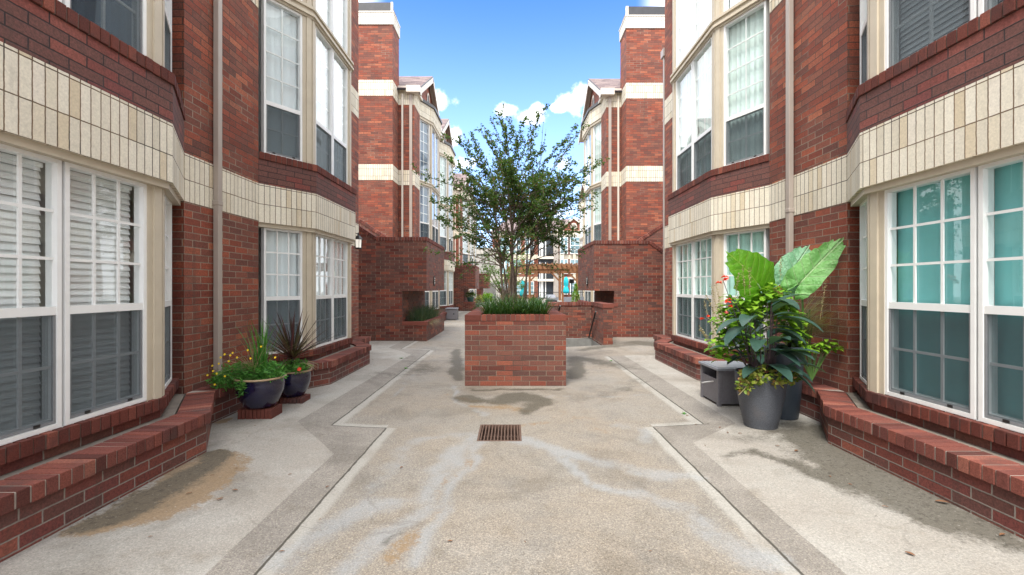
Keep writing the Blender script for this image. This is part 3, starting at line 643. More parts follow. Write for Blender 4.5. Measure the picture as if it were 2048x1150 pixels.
def pipe(root, x, y, z0, z1, sg, foot=True, w=.075, d=.06, m='pipe', name='downspout'):
    mb = MB(); xo = x - sg * (d + .012)
    x0, x1 = sorted((x - sg * .012, xo)); mb.box(x0, x1, y - w / 2, y + w / 2, z0 + (.12 if foot else 0), z1, M[m])
    for zz in ([2.45] if z1 > 3 else []) + ([5.4] if z1 > 6 else []):
        a, b = sorted((x, xo - sg * .006)); mb.box(a, b, y - w / 2 - .006, y + w / 2 + .006, zz, zz + .05, M[m])
    if foot:   # curved kick-out at the bottom, turning along the wall away from it
        cxm = (x0 + x1) / 2; R = .10; prev = None
        for i in range(7):
            th = radians(90) * i / 6; c = (cxm, y + (R - R * cos(th)), z0 + .12 - R * sin(th))
            if prev: mb.bar(prev, c, d, w, M[m])
            prev = c
    o = mb.build(name, root, bevel=.006); return o
def bench(name, sg, pts, label, o_out=.275, z_top=.41, real=True, z0=0.0):
    r = thing(name, (pts[0][0], pts[0][1], 0), label, 'bench')
    mb = MB(); ribbon(mb, sg, pts, o_out - .03, -.0, z0, z_top - .10, M['brick_bench'], u0=.1); ribbon(mb, sg, pts, o_out - .27, -.085, z_top - .12, z_top - .02, M['mortar_mid']); mb.build('bench_wall', r)
    mb = MB(); rowlock_run(mb, sg, pts, o_out, .25, z_top, .098, M['rowlock'], M['mortar']); mb.build('seat_cap', r, bevel=.004)
    return r
# ------------------------------------------------------------------ near left townhouse
LP = [(-3.43, -3.0), (-3.43, 1.37), (-2.93, 2.2), (-2.93, 3.93), (-3.43, 4.76), (-3.43, 6.156), (-2.95, 6.866), (-2.95, 8.58), (-3.43, 9.3), (-3.43, 10.17), (-9.5, 10.17)]
RP = [(3.55, -3.0), (3.55, 1.5), (3.18, 2.25), (3.18, 4.16), (3.55, 4.82), (3.55, 6.27), (3.13, 7.16), (3.13, 9.10), (3.55, 9.75), (3.55, 10.57), (9.5, 10.57)]
def near_house(name, label, sg, PR, cov1, cov2, g1='glass', g2='glass'):
    r = thing(name, (PR[0][0], 4, 0), label, 'townhouse')
    mb = MB(); flatwall(mb, sg, PR[0:2]); flatwall(mb, sg, PR[4:6]); flatwall(mb, sg, PR[8:11])
    x0, x1 = sorted((sg * (abs(PR[0][0]) + .42), sg * 9.3)); mb.box(x0, x1, -3, PR[9][1] - .42, 0, 8.7, M['inside'])
    mb.build('wall', r)
    bay(r, sg, *PR[1:5], cov1, which=('front', 'far', 'near'), glass1=g1)
    bay(r, sg, *PR[5:9], cov2, which=('near', 'front', 'far'), drop=.02, glass1=g2)
    mb = MB(); x0, x1 = sorted((sg * (abs(PR[0][0]) - .15), sg * 9.6)); mb.box(x0, x1, -3.1, PR[9][1] + .15, 8.8, 8.92, M['fascia']); mb.build('eave', r)
    for c in ((PR[2][1] + PR[3][1]) / 2, (PR[6][1] + PR[7][1]) / 2): gable(r, sg, abs(PR[0][0]), c, hw=2.2, rise=1.4)
    return r
LH = near_house('brick_townhouse', 'red brick townhouse with slatted white blinds in its bay window, blue pots at its wall', -1, LP, ['slats', 'navy', 'vanes'], ['vanes', 'vanes', 'vanes'])
RH = near_house('brick_townhouse', 'red brick townhouse with teal shades in its big bay window, grey pots at its wall', 1, RP, ['teal', 'slats', 'vanes'], ['sheer', 'sheer', 'vanes'], 'glass', 'glass_teal')
pipe(LH, -3.43, 5.24, .44, 8.7, -1); pipe(RH, 3.55, 5.75, .44, 8.7, 1)
pipe(RH, 3.62, 10.66, .1, 6.9, 1, foot=False, name='downspout')
mb = MB(); mb.box(3.52, 3.74, 10.58, 10.78, 6.9, 7.08, M['pipe']); mb.build('conductor_head', RH)
bench('brick_bench', -1, LP[0:10], 'low red brick seat wall with angled corners running past the blue glazed pots')
bench('brick_bench', 1, RP[0:10], 'low red brick seat wall with angled corners running behind the tall grey pots')
# ------------------------------------------------------------------ middle townhouses with chimneys
def mid_house(name, label, sg, X, Z0, bays=(1, 1), chim=True, wide=2.9, front=3.17, far=False, cov=None, cx0=4.19):
    r = thing(name, (sg * X, Z0, 0), label, 'townhouse'); w_ = []
    b1 = [(X, Z0 + 1.0), (front + .04, Z0 + 1.85), (front, Z0 + 3.55), (X, Z0 + 4.3)]; b2 = [(p[0], p[1] + 4.9) for p in b1]
    bb = [b1] + ([b2] if bays[1] else [])
    end = bb[-1][-1][1] + .8
    W = lambda pts: [(sg * p[0], p[1]) for p in pts]
    mb = MB(); flatwall(mb, sg, W([(8.5, Z0), (X, Z0), (X, b1[0][1])]))
    if bays[1]: flatwall(mb, sg, W([(X, b1[3][1]), (X, b2[0][1])]))
    flatwall(mb, sg, W([(X, bb[-1][3][1]), (X, end), (8.5, end)]))
    x0, x1 = sorted((sg * (X + .42), sg * 8.3)); mb.box(x0, x1, Z0 + .42, end - .42, 0, 8.7, M['inside']); mb.build('wall', r)
    cov = cov or [['vanes', 'navy', 'navy'], ['sheer', 'vanes', 'sheer']]
    for i, q in enumerate(bb): bay(r, sg, *W(q), cov[i], which=('near', 'front'), real=False)
    mb = MB(); x0, x1 = sorted((sg * (X - .1), sg * 8.6)); mb.box(x0, x1, Z0 - .1, end + .1, 8.8, 8.9, M['fascia']); mb.build('eave', r)
    for q in bb: gable(r, sg, X, (q[1][1] + q[2][1]) / 2)
    if chim:
        mb = MB(); a, b = sorted((sg * cx0, sg * 6.7)); y0, y1 = Z0 - .8, Z0 + .1
        for (z0, z1, m, o) in ((0, 5.28, 'brick', 0), (5.28, 5.83, 'tile', .004), (5.83, 8.24, 'brick', 0), (8.24, 8.79, 'tile', .004), (8.79, 10.73, 'brick', 0)):
            mb.box(a - o, b + o, y0 - o, y1 + (o if z0 > 8 else 0), z0, z1, M[m])
        ch = mb.build('chimney', r)
        mb = MB(); mb.box(a - .03, b + .03, y0 - .03, y1 + .03, 10.73, 11.14, M['tile_white']); mb.box(a - .045, b + .045, y0 - .045, y1 + .045, 11.14, 11.19, M['fascia'])
        c0 = a if sg > 0 else b - .06; mb.box(c0 - (.02 if sg > 0 else -.0), c0 + .07, y0 - .03, y0 + .04, 11.19, 11.51, M['fascia']); mb.build('chimney_band', ch)
        mb = MB(); mb.box(a + .06, b - .06, y0 - .02, y1 - .01, 11.19, 11.50, M['metal']); mb.build('chimney_cap', ch)
    # pipes on the end wall
    mb = MB(); xx = X * .99 + .03
    for (xa, wd, m) in ((X + .07, .10, 'pipe'), (X + .40, .06, 'fascia')):
        p0, p1 = sorted((sg * (xa), sg * (xa + wd))); mb.box(p0, p1, Z0 - .07, Z0 - .012, .2, 8.62, M[m])
    mb.build('downspout', r); return r
M['tile_white'] = brick_mat('white_soldier_course', L=.09, H=.41, off=0, mw=.008, mortar=(.35, .33, .3), mdark=(.25, .22, .2), stops=[(0, (.58, .56, .50)), (1, (.66, .64, .58))], grain=.12, darkmix=0, dirt=.05, vshift=-10.73 % .41 * -1)
mid_house('brick_townhouse', 'brick townhouse with tall chimney behind the entry enclosure with blue-green grass', -1, 3.60, 16.77, cx0=4.19)
mid_house('brick_townhouse', 'red brick townhouse with tall chimney rising behind the sloping stair parapet', 1, 3.53, 17.0, (1, 0), cx0=4.07, cov=[['vanes', 'sheer', 'sheer'], None])
mid_house('brick_townhouse', 'distant red brick townhouse next to the grey concrete stair tower, half hidden by the tree', -1, 3.72, 33.3, cx0=4.6, cov=[['vanes', 'vanes', 'vanes'], ['vanes', 'vanes', 'vanes']])
# ------------------------------------------------------------------ entry enclosures
def entry(name, label, sg, X0, Y0, ledge, depth=3.2, Xp=2.97, ztop=2.87, style=0, side_up=False):
    r = thing(name, (sg * X0, Y0, 0), label, 'entry wall'); K = M['brick_ent']; y1 = Y0 + depth
    X = lambda a, b: tuple(sorted((sg * a, sg * b)))
    xe = 4.0 if style else 3.68; xr = 5.3
    mb = MB(); a, b = X(X0, xe); mb.box(a, b, Y0, y1, 1.41, ztop - .10, K)
    a, b = X(Xp, xe); mb.box(a, b, Y0 + .001, y1 - .001, 0, 1.41, K)
    # raked part of the front wall
    if style: zz = [ztop - .1, ztop - 1.05]
    else: zz = [ztop - .1, ztop + .95]
    for (ya, yb) in ((Y0, Y0 + .25), (y1 - .25, y1)):
        mb.prism([(sg * xe, ya), (sg * xr, ya), (sg * xr, yb), (sg * xe, yb)], 0, [zz[0], zz[1], zz[1], zz[0]], K, us=[xe, ya, -xr, -yb])
    mb.build('wall', r)
    # caps
    mb = MB(); th = .1
    def caprun(x0, x1, ya, yb, z):
        n = round((x1 - x0) / .0774)
        for i in range(n):
            p, q = X(x0 + (x1 - x0) * i / n + .004, x0 + (x1 - x0) * (i + 1) / n - .004); mb.box(p, q, ya, yb, z, z + th + random.uniform(-.002, .002), M['rowlock'])
    caprun(X0 - .015, xe, Y0 - .018, Y0 + .24, ztop - .1)
    n = round(depth / .0774)
    for i in range(3, n): 
        p, q = X(X0 - .018, X0 + .235); mb.box(p, q, Y0 + i * .0774 + .02, Y0 + (i + 1) * .0774 + .012, ztop - .1, ztop, M['rowlock'])
    p, q = X(X0, xe - .001); mb.box(p, q, Y0 - .005, y1, ztop - .1, ztop - .012, M['mortar'])
    Lr = math.hypot(xr - xe, zz[1] - zz[0])
    for (ya, yb) in ((Y0 - .018, Y0 + .24), (y1 - .27, y1 + .01)):
        n = round(Lr / .0774)
        for i in range(n):
            f0, f1 = (i + .06) / n, (i + .94) / n
            pa = (sg * (xe + (xr - xe) * f0), (ya + yb) / 2, zz[0] + (zz[1] - zz[0]) * f0 + .05); pb = (sg * (xe + (xr - xe) * f1), (ya + yb) / 2, zz[0] + (zz[1] - zz[0]) * f1 + .05)
            mb.bar(pa, pb, yb - ya, .1, M['rowlock'])
    mb.build('wall_cap', r, bevel=.003)
    # planter ledge under the overhang
    pl = MB(); a, b = X(X0, Xp); pl.box(a, b, Y0 + .0, Y0 + .12, 0, ledge - .1, K); pl.box(a, b, y1 - .12, y1, 0, ledge - .1, K)
    a2, b2 = X(X0, X0 + .12); pl.box(a2, b2, Y0 + .12, y1 - .12, 0, ledge - .1, K); a3, b3 = X(X0 + .12, Xp); pl.box(a3, b3, Y0 + .12, y1 - .12, 0, ledge - .13, M['soil'])
    po = pl.build('planter_box', r)
    mb = MB(); n = 9
    a, b = X(X0 - .012, Xp + (.10 if sg > 0 else 0)); mb.box(a, b, Y0 - .015, Y0 + .14, ledge - .1, ledge, M['rowlock']); a2, b2 = X(X0 - .012, X0 + .14); mb.box(a2, b2, Y0 + .145, y1, ledge - .1, ledge, M['rowlock']); mb.build('planter_cap', po)
    # number plaque on the court side
    mb = MB(); py_ = Y0 + 1.15; xo = sg * X0 - sg * .004
    ov = [(py_ + .10 * cos(t), 1.70 + .145 * sin(t)) for t in [2 * pi * i / 20 for i in range(20)]]
    for i in range(20):
        j = (i + 1) % 20; mb.face([(xo, *ov[i]), (xo, *ov[j]), (xo - sg * .02, *ov[j]), (xo - sg * .02, *ov[i])], M['black'])
    mb.face([(xo - sg * .02, *p) for p in ov], M['black']); pq = mb.build('number_plaque', r)
    mb = MB()
    for (dz_, ww, hh) in ((.075, .05, .028), (.01, .035, .028), (-.06, .045, .03)):
        a, b = sorted((xo - sg * .021, xo - sg * .026)); mb.box(a, b, py_ - ww, py_ + ww, 1.70 + dz_ - hh / 2, 1.70 + dz_ + hh / 2, M['white'])
    mb.build('plaque_marking', pq)
    return r
M['soil'] = simple('dark_soil', (.045, .030, .02), .95, 40, .4, .8, 60)
entry('brick_entry', 'brick entry enclosure with blue-green grass spilling from its corner nook', -1, 2.31, 12.3, .58)
entry('brick_entry', 'brick entry enclosure directly behind the sunken steps and sloping black handrail', 1, 2.38, 13.2, 1.05, style=1)
entry('brick_entry', 'brick entry enclosure with a potted fern in its corner nook', -1, 2.25, 28.0, .62)
entry('brick_entry', 'small distant brick entry enclosure between the potted-fern one and the stair tower', -1, 2.25, 44.0, .6)
entry('brick_entry', 'tiny brick entry enclosure standing beside the grey concrete stair tower', -1, 2.35, 56.0, .6)
# rear rising parapet on the right, in front of the chimney
mb = MB(); mb.prism([(4.3, 15.9), (6.2, 15.9), (6.2, 16.1), (4.3, 16.1)], 0, [3.0, 4.25, 4.25, 3.0], M['brick_ent'], us=[4.3, 0, 0, 0])
po = mb.top('stair_parapet', (4.3, 15.9, 0), 'sloping brick stair parapet rising in front of the chimney behind the sunken steps', 'parapet')
mb = MB()
for i in range(28):
    f0, f1 = (i + .06) / 28, (i + .94) / 28; mb.bar((4.3 + 1.9 * f0, 16.0, 3.05 + 1.25 * f0), (4.3 + 1.9 * f1, 16.0, 3.05 + 1.25 * f1), .26, .1, M['rowlock'])
mb.build('parapet_cap', po)
#@@PART2
# ------------------------------------------------------------------ drain, pit, low walls, planter
def smat(nm, *a, **k): M[nm] = simple(nm, *a, **k); return M[nm]
smat('rust', (.105, .062, .045), .75, 25, .35, .3, 90); smat('pitwall', (.20, .20, .19), .9, 6, .25, .4, 40)
r = thing('storm_drain', (-.125, 4.72, 0), 'rusty rectangular storm drain grate set in the concrete in front of the brick planter', 'drain')
x0, x1, y0, y1 = DRN
mb = MB()
for (a, b, c, d) in ((x0, x1, y0 - .001, y0 + .02), (x0, x1, y1 - .02, y1 + .001), (x0 - .001, x0 + .02, y0 + .02, y1 - .02), (x1 - .02, x1 + .001, y0 + .02, y1 - .02)): mb.box(a, b, c, d, -.3, .003, M['rust'])
mb.build('frame', r)
mb = MB(); n = 12
for i in range(n): xx = x0 + .035 + (x1 - x0 - .07) * i / (n - 1); mb.box(xx - .006, xx + .006, y0 + .02, y1 - .02, -.035, .001, M['rust'])
mb.box(x0 + .02, x1 - .02, y0 + .25, y0 + .262, -.05, -.036, M['rust']); mb.build('grate', r)
mb = MB(); mb.box(x0, x1, y0, y1, -.34, -.30, M['soil']); mb.box(x0, x1, y1 + .001, y1 + .03, -.34, -.012, M['pitwall']); mb.build('sump', r)
# sunken steps
px0, px1, py0, py1 = PIT
r = thing('sunken_steps', (1.8, 12.3, 0), 'grey concrete steps descending beside the low brick wall behind the planter', 'steps')
mb = MB(); mb.box(px0 - .1, px1 + .1, py1, py1 + .12, -1.6, .03, M['pitwall']); mb.box(px0 - .12, px0, py0 - .1, py1, -1.6, -.002, M['pitwall']); mb.box(px1 + .001, px1 + .12, py0 - .1, py1, -1.6, -.002, M['pitwall'])
mb.box(px0, px1, py0 - .12, py0 - .001, -1.6, -.004, M['pitwall']); mb.box(px0, px1, py0, py1, -1.65, -1.6, M['pitwall']); mb.build('retaining_wall', r)
for i in range(5):
    mb = MB(); mb.box(px0 + .001, px1 - .001, py0 + .30 * i, min(py0 + .30 * (i + 1), py1 - .001), -1.6, -.17 * (i + 1), M['concrete']); mb.build('step', r)
def capped_wall(name, label, x0, x1, y0, y1, z1, cat='wall', ov=.02, z0=0.0, axis='x'):
    r = thing(name, ((x0 + x1) / 2, (y0 + y1) / 2, 0), label, cat)
    mb = MB(); mb.box(x0, x1, y0, y1, z0, z1 - .1, M['brick_ent']); mb.build('wall', r)
    mb = MB(); L = (x1 - x0) if axis == 'x' else (y1 - y0); n = max(2, round(L / .0774))
    for i in range(n):
        a, b = (i + .05) / n, (i + .95) / n
        if axis == 'x': mb.box(x0 - ov + (L + 2 * ov) * a, x0 - ov + (L + 2 * ov) * b, y0 - ov, y1 + ov, z1 - .1, z1 + random.uniform(-.002, .002), M['rowlock'])
        else: mb.box(x0 - ov, x1 + ov, y0 - ov + (L + 2 * ov) * a, y0 - ov + (L + 2 * ov) * b, z1 - .1, z1 + random.uniform(-.002, .002), M['rowlock'])
    mb.box(x0 - .005, x1 + .005, y0 - .005, y1 + .005, z1 - .1, z1 - .012, M['mortar']); mb.build('coping', r); return r
capped_wall('low_brick_wall', 'low brick wall with brick coping behind the sunken steps', 1.32, 2.375, 13.275, 13.5, 1.08)
capped_wall('low_brick_wall', 'low brick pier wall carrying the long sloping black handrail', 2.31, 2.55, 11.5, 13.19, 1.09, axis='y')
capped_wall('low_brick_wall', 'short brick pier at the planter end of the low wall', 1.04, 1.29, 12.9, 13.5, 1.08)
def handrail(label, pts, post):
    r = thing('handrail', pts[0], label, 'handrail'); mb = MB(); mb.tube(pts, .021, M['black'], 10); mb.build('rail', r)
    for q in post: mb = MB(); mb.tube(q, .009, M['black'], 8); mb.build('bracket', r)
handrail('sloping black handrail fixed to the brick pier beside the sunken steps', [(2.235, 12.15, .86), (2.235, 12.2, .83), (2.235, 13.4 - .12, .02), (2.235, 13.29, -.05)], [[(2.235, 12.4, .68), (2.27, 12.4, .66), (2.315, 12.4, .66)], [(2.235, 13.05, .2), (2.27, 13.05, .18), (2.315, 13.05, .18)]])
handrail('short black handrail on the planter side of the sunken steps', [(1.36, 12.85, .99), (1.36, 13.1, .86), (1.36, 13.2, .80)], [[(1.36, 12.95, .93), (1.29, 12.95, .91)]])
# planter
r = thing('brick_planter', (.05, 8.3, 0), 'large square raised brick planter in the middle of the courtyard', 'planter')
PX0, PX1, PY0, PY1, PZ = -.72, .825, 6.95, 9.75, 1.084
mb = MB(); K = M['brick_pl']; t = .24
mb.prism([(PX0, PY0), (PX1, PY0), (PX1, PY0 + t), (PX0, PY0 + t)], -.01, PZ - .098, K, us=[PX0 - .015, 0, -PX1, 0]); mb.box(PX0, PX1, PY1 - t, PY1, -.01, PZ - .098, K)
mb.box(PX0, PX0 + t, PY0 + t, PY1 - t, -.01, PZ - .098, K); mb.box(PX1 - t, PX1, PY0 + t, PY1 - t, -.01, PZ - .098, K); mb.build('planter_wall', r)
mb = MB(); rl = M['rowlock_pl'] = island_mat('planter_cap_brick', [(0, (.09, .027, .020)), (.5, (.13, .037, .026)), (1, (.22, .065, .04))], spots=((.05, .04, .04), .6))
mb.box(PX0 - .003, PX0 + .247, PY0 - .003, PY0 + .07, PZ - .09, PZ, rl); mb.box(PX1 - .247, PX1 + .003, PY0 - .003, PY0 + .07, PZ - .09, PZ, rl)
n = 14
for i in range(n): a = PX0 + .252 + (PX1 - PX0 - .504) * i / n; b = PX0 + .252 + (PX1 - PX0 - .504) * (i + 1) / n; mb.box(a + .004, b - .004, PY0 - .003 + random.uniform(-.002, .002), PY0 + t, PZ - .09, PZ + random.uniform(-.002, .002), rl)
n = 36
for sgx in (0, 1):
    for i in range(1, n):
        a = PY0 + (PY1 - PY0) * i / n; b = PY0 + (PY1 - PY0) * (i + 1) / n
        xa, xb = (PX0 - .003, PX0 + t) if sgx == 0 else (PX1 - t, PX1 + .003); mb.box(xa, xb, a + .004, b - .004, PZ - .09, PZ + random.uniform(-.002, .002), rl)
mb.box(PX0 + .25, PX1 - .25, PY1 - t, PY1 - .01, PZ - .09, PZ, rl); mb.box(PX0 + .003, PX1 - .003, PY0 + .003, PY0 + t - .006, PZ - .097, PZ - .01, M['mortar_dk'])
for xa, xb in ((PX0 + .004, PX0 + t - .006), (PX1 - t + .006, PX1 - .004)): mb.box(xa, xb, PY0 + t, PY1 - .01, PZ - .097, PZ - .01, M['mortar_dk'])
mb.build('planter_cap', r, bevel=.003)
mb = MB(); mb.box(PX0 + t, PX1 - t, PY0 + t, PY1 - t, .6, PZ - .06, M['soil']); mb.build('soil', r)
# ------------------------------------------------------------------ plant helpers
def leafmat(nm, stops, transl=.3, rough=.5, spec=.35, grain=.15):
    M[nm] = island_mat(nm, stops, rough, grain, 0, None, transl, 60, spec); return M[nm]
leafmat('leaf_tree', [(0, (.022, .060, .014)), (.35, (.040, .095, .022)), (.6, (.070, .145, .030)), (.78, (.028, .065, .018)), (.9, (.12, .14, .035)), (.96, (.15, .10, .03)), (1, (.17, .07, .03))], .35)
leafmat('leaf_liriope', [(0, (.016, .055, .014)), (.5, (.028, .085, .020)), (.85, (.05, .12, .03)), (1, (.09, .16, .05))], .2, .35)
leafmat('leaf_fescue', [(0, (.035, .075, .045)), (.6, (.06, .11, .065)), (.9, (.10, .13, .07)), (1, (.30, .24, .12))], .2)
leafmat('leaf_dry', [(0, (.32, .25, .13)), (.6, (.26, .22, .11)), (1, (.38, .32, .18))], .2)
leafmat('leaf_green', [(0, (.035, .14, .022)), (.5, (.065, .22, .035)), (1, (.13, .33, .06))], .3)
leafmat('leaf_bright', [(0, (.13, .30, .02)), (.5, (.21, .42, .03)), (1, (.34, .52, .05))], .4)
leafmat('leaf_cord', [(0, (.030, .010, .016)), (.6, (.06, .018, .026)), (1, (.13, .04, .045))], .15, .35)
leafmat('leaf_canna', [(0, (.016, .042, .034)), (.5, (.028, .068, .055)), (.85, (.048, .095, .082)), (1, (.07, .055, .055))], .12, .38, .4)
leafmat('leaf_varieg', [(0, (.10, .19, .02)), (.45, (.24, .30, .04)), (.75, (.40, .40, .10)), (1, (.30, .06, .06))], .3)
leafmat('leaf_conifer', [(0, (.08, .20, .02)), (.5, (.14, .30, .03)), (1, (.22, .38, .05))], .25)
leafmat('leaf_far', [(0, (.06, .13, .03)), (.6, (.11, .20, .045)), (1, (.18, .26, .07))], .3)
smat('bark', (.15, .11, .085), .85, 30, .3, .5, 50); smat('stem', (.07, .15, .03), .5, 10, .2); smat('stem_dark', (.04, .025, .03), .5, 10, .2)
smat('petal_yellow', (.85, .62, .02), .5, 10, .1); smat('petal_red', (.75, .05, .012), .45, 20, .25); smat('petal_pink', (.55, .12, .10), .5, 20, .25); smat('seed', (.36, .30, .14), .8, 10, .2)
def leaf(mb, base, d, up, L, W, m, droop=0.0, fold=.15, seg=4, prof=None):
    """one broad leaf as a folded ribbon; d direction, up normal hint"""
    d = Vector(d).normalized(); up = Vector(up); s = d.cross(up)
    if s.length < 1e-3: s = d.cross(Vector((1, 0, 0)))
    s.normalize(); nn = s.cross(d).normalized(); p = Vector(base); k = mb.mat(m); i0 = len(mb.v); cur = d.copy()
    for i in range(seg + 1):
        t = i / seg; w = W / 2 * (prof(t) if prof else max(.03, sin(pi * min(1, t * .96 + .02)) ** .8))
        mb.v.append(tuple(p - s * w + nn * (w * fold))); mb.v.append(tuple(p)); mb.v.append(tuple(p + s * w + nn * (w * fold)))
        cur = (cur + Vector((0, 0, -droop / seg))).normalized(); nn = s.cross(cur).normalized(); p = p + cur * (L / seg)
    for i in range(seg):
        a = i0 + i * 3
        for q in (0, 1): mb.f.append((a + q, a + q + 1, a + q + 4, a + q + 3)); mb.uv.append([(0, 0)] * 4); mb.mi.append(k)
def blade(mb, base, az, lean, L, W, m, curve=.9, seg=6):
    """grass blade: starts with lean (rad from vertical), curves over"""
    p = Vector(base); k = mb.mat(m); i0 = len(mb.v); s = Vector((-sin(az), cos(az), 0)); a = lean
    for i in range(seg + 1):
        t = i / seg; w = W / 2 * (1 - t * t) * (1 if t > .1 else .7) + .0006; mb.v.append(tuple(p - s * w)); mb.v.append(tuple(p + s * w))
        p = p + Vector((cos(az) * sin(a), sin(az) * sin(a), cos(a))) * (L / seg); a += curve / seg
    for i in range(seg):
        q = i0 + 2 * i; mb.f.append((q, q + 1, q + 3, q + 2)); mb.uv.append([(0, 0)] * 4); mb.mi.append(k)
def rdir(): 
    while True:
        v = Vector((random.uniform(-1, 1), random.uniform(-1, 1), random.uniform(-1, 1)))
        if .1 < v.length < 1: return v.normalized()
def smallleaf(mb, p, L, W, m, up=.6):
    d = rdir(); d.z *= .6; d.normalize(); n = (rdir() * .7 + Vector((0, 0, up))).normalized(); s = d.cross(n)
    if s.length < .05: return
    s.normalize(); nn = s.cross(d); k = mb.mat(m); i0 = len(mb.v); p = Vector(p)
    for v in (p, p + d * L * .35 - s * W / 2 + nn * W * .12, p + d * L * .75 - s * W * .36 + nn * W * .08, p + d * L, p + d * L * .75 + s * W * .36 + nn * W * .08, p + d * L * .35 + s * W / 2 + nn * W * .12): mb.v.append(tuple(v))
    mb.f.append((i0, i0 + 1, i0 + 2, i0 + 3)); mb.f.append((i0, i0 + 3, i0 + 4, i0 + 5)); mb.uv.append([(0, 0)] * 4); mb.uv.append([(0, 0)] * 4); mb.mi += [k, k]
# ------------------------------------------------------------------ crape myrtle in the planter
random.seed(21)
TY = 8.35; r = thing('crape_myrtle', (.05, TY, 1.0), 'multi-stemmed green tree growing out of the central brick planter', 'tree')
K_ = TY / FPX
def TW(px, py, dy=0.0): return Vector(((px - 1024) * K_, TY + dy, CAMH + (CY - py) * K_))
stems = [((1008, 1008), (1000, 470), -.15), ((1018, 0), (985, 440), .2), ((1026, 0), (1020, 420), -.25), ((1031, 0), (1040, 430), .1), ((1036, 0), (1005, 400), .3), ((1044, 0), (1075, 440), -.1), ((1050, 0), (1062, 410), .25), ((1022, 0), (1030, 380), 0)]
tr = MB(); spts = []
for i, ((bx, _), (tx, ty), dy) in enumerate(stems):
    b = Vector(((bx - 1024) * K_, TY + dy * .4, 1.0)); t = TW(tx, ty, dy * 1.6); mid = b.lerp(t, .45) + Vector(((b.x - t.x) * .25, 0, 0)) + Vector((random.uniform(-.03, .03), 0, 0)); pts = []
    for j in range(9):
        u = j / 8; p = b * (1 - u) ** 2 + mid * 2 * u * (1 - u) + t * u * u; pts.append(p + Vector((random.uniform(-.012, .012), random.uniform(-.012, .012), 0)))
    R0 = random.uniform(.020, .031); tr.tube(pts, [R0 * (1 - .72 * j / 8) for j in range(9)], M['bark'], 8); spts.append(pts)
lv = MB(); ends = []
KEY = [(838, 352, -.2), (868, 398, .3), (905, 285, -.3), (903, 420, -.5), (900, 320, .2), (872, 505, -.3), (905, 528, .2), (948, 280, 0), (985, 245, .1), (1002, 238, -.2), (1022, 242, .2), (1042, 262, -.3), (960, 255, .2), (1088, 216, .1),
       (1145, 262, -.1), (1165, 256, .1), (1120, 300, -.4), (1192, 320, 0), (1188, 395, .2), (1175, 425, -.3), (1150, 350, .4), (1130, 470, -.4), (1160, 500, .1), (1110, 540, -.3), (930, 548, -.2), (880, 440, 0), (1140, 405, -.6), (1060, 300, .3), (1035, 320, -.5), (940, 340, .6), (1085, 340, .5), (1180, 345, -.2), (985, 300, -.6), (965, 470, -.9), (1060, 480, -1.0), (1000, 500, .9), (915, 380, -.8)]
for k in KEY: ends.append((TW(k[0], k[1], k[2]), 1.0))
RZ = [(1.95, .80), (2.3, 1.15), (2.7, 1.38), (3.2, 1.42), (3.7, 1.28), (4.1, .95), (4.35, .6)]
def crown_r(z):
    for (z0_, r0_), (z1_, r1_) in zip(RZ, RZ[1:]):
        if z <= z1_: return r0_ + (r1_ - r0_) * max(0, (z - z0_)) / (z1_ - z0_)
    return .5
for i in range(150):
    th = random.uniform(-pi, pi); z = random.triangular(1.95, 4.35, 3.1); rr = crown_r(z) * random.uniform(.35, 1.0); ends.append((Vector((.02 + rr * cos(th), TY + .92 * rr * sin(th), z)), .85))
def addleaves(p, q, dens, spread, sz=1.0):
    L = (q - p).length; n = max(1, int(L / .0185 * dens))
    for i in range(n):
        t = random.random(); c = p.lerp(q, t) + rdir() * random.uniform(0, spread); s_ = random.uniform(.032, .052) * sz; smallleaf(lv, c, s_, s_ * .62, M['leaf_tree'])
for e, kd in ends:
    st = min(spts, key=lambda s: min((e - s[j]).length + abs(j - 6) * .05 for j in range(3, 9))); cand = [s for s in spts if (s[-1].xy - e.xy).length < 1.3] or spts
    st = random.choice(sorted(cand, key=lambda s: (s[-1] - e).length)[:3]); j = random.choice([5, 6, 7, 8]); dk = random.choice([.45, .8, 1.0, 1.6])
    if e.z < 2.3: j = random.choice([4, 5])
    if e.z > 3.6: j = random.choice([7, 8])
    b = st[j]; L = (e - b).length; up = Vector((0, 0, .22 * L)) if e.z > b.z else Vector((0, 0, .35 * L)); mid = b.lerp(e, .5) + up * .55 + Vector((random.uniform(-.06, .06), random.uniform(-.06, .06), 0)); pts = []
    for q in range(8): u = q / 7; pts.append(b * (1 - u) ** 2 + mid * 2 * u * (1 - u) + e * u * u + Vector((random.uniform(-.012, .012),) * 3))
    tr.tube(pts, [.0095 * (1 - .85 * q / 7) + .0013 for q in range(8)], M['bark'], 5, False)
    for q in range(2, 8):
        f = q / 7
        if q > 3: addleaves(pts[q - 1], pts[q], (.35 if q < 6 else 1.3) * dk, .04)
        for _ in range(random.choice([1, 2, 2]) if q < 7 else 2):
            d = (rdir() + (pts[min(q, 7)] - pts[q - 1]).normalized() * 1.1 + Vector((0, 0, .15))).normalized(); tl = random.uniform(.16, .38) * (1.15 - .55 * f) * kd ** .5; ee = pts[q] + d * tl + Vector((0, 0, -.05 * tl)); mm = pts[q].lerp(ee, .5) + rdir() * .02
            tr.tube([pts[q], mm, ee], [.0035, .0025, .0012], M['bark'], 4, False); addleaves(pts[q], ee, (.5 if f < .55 else 1.6) * dk, .05); addleaves(mm, ee, .35 if f < .55 else .7, .035)
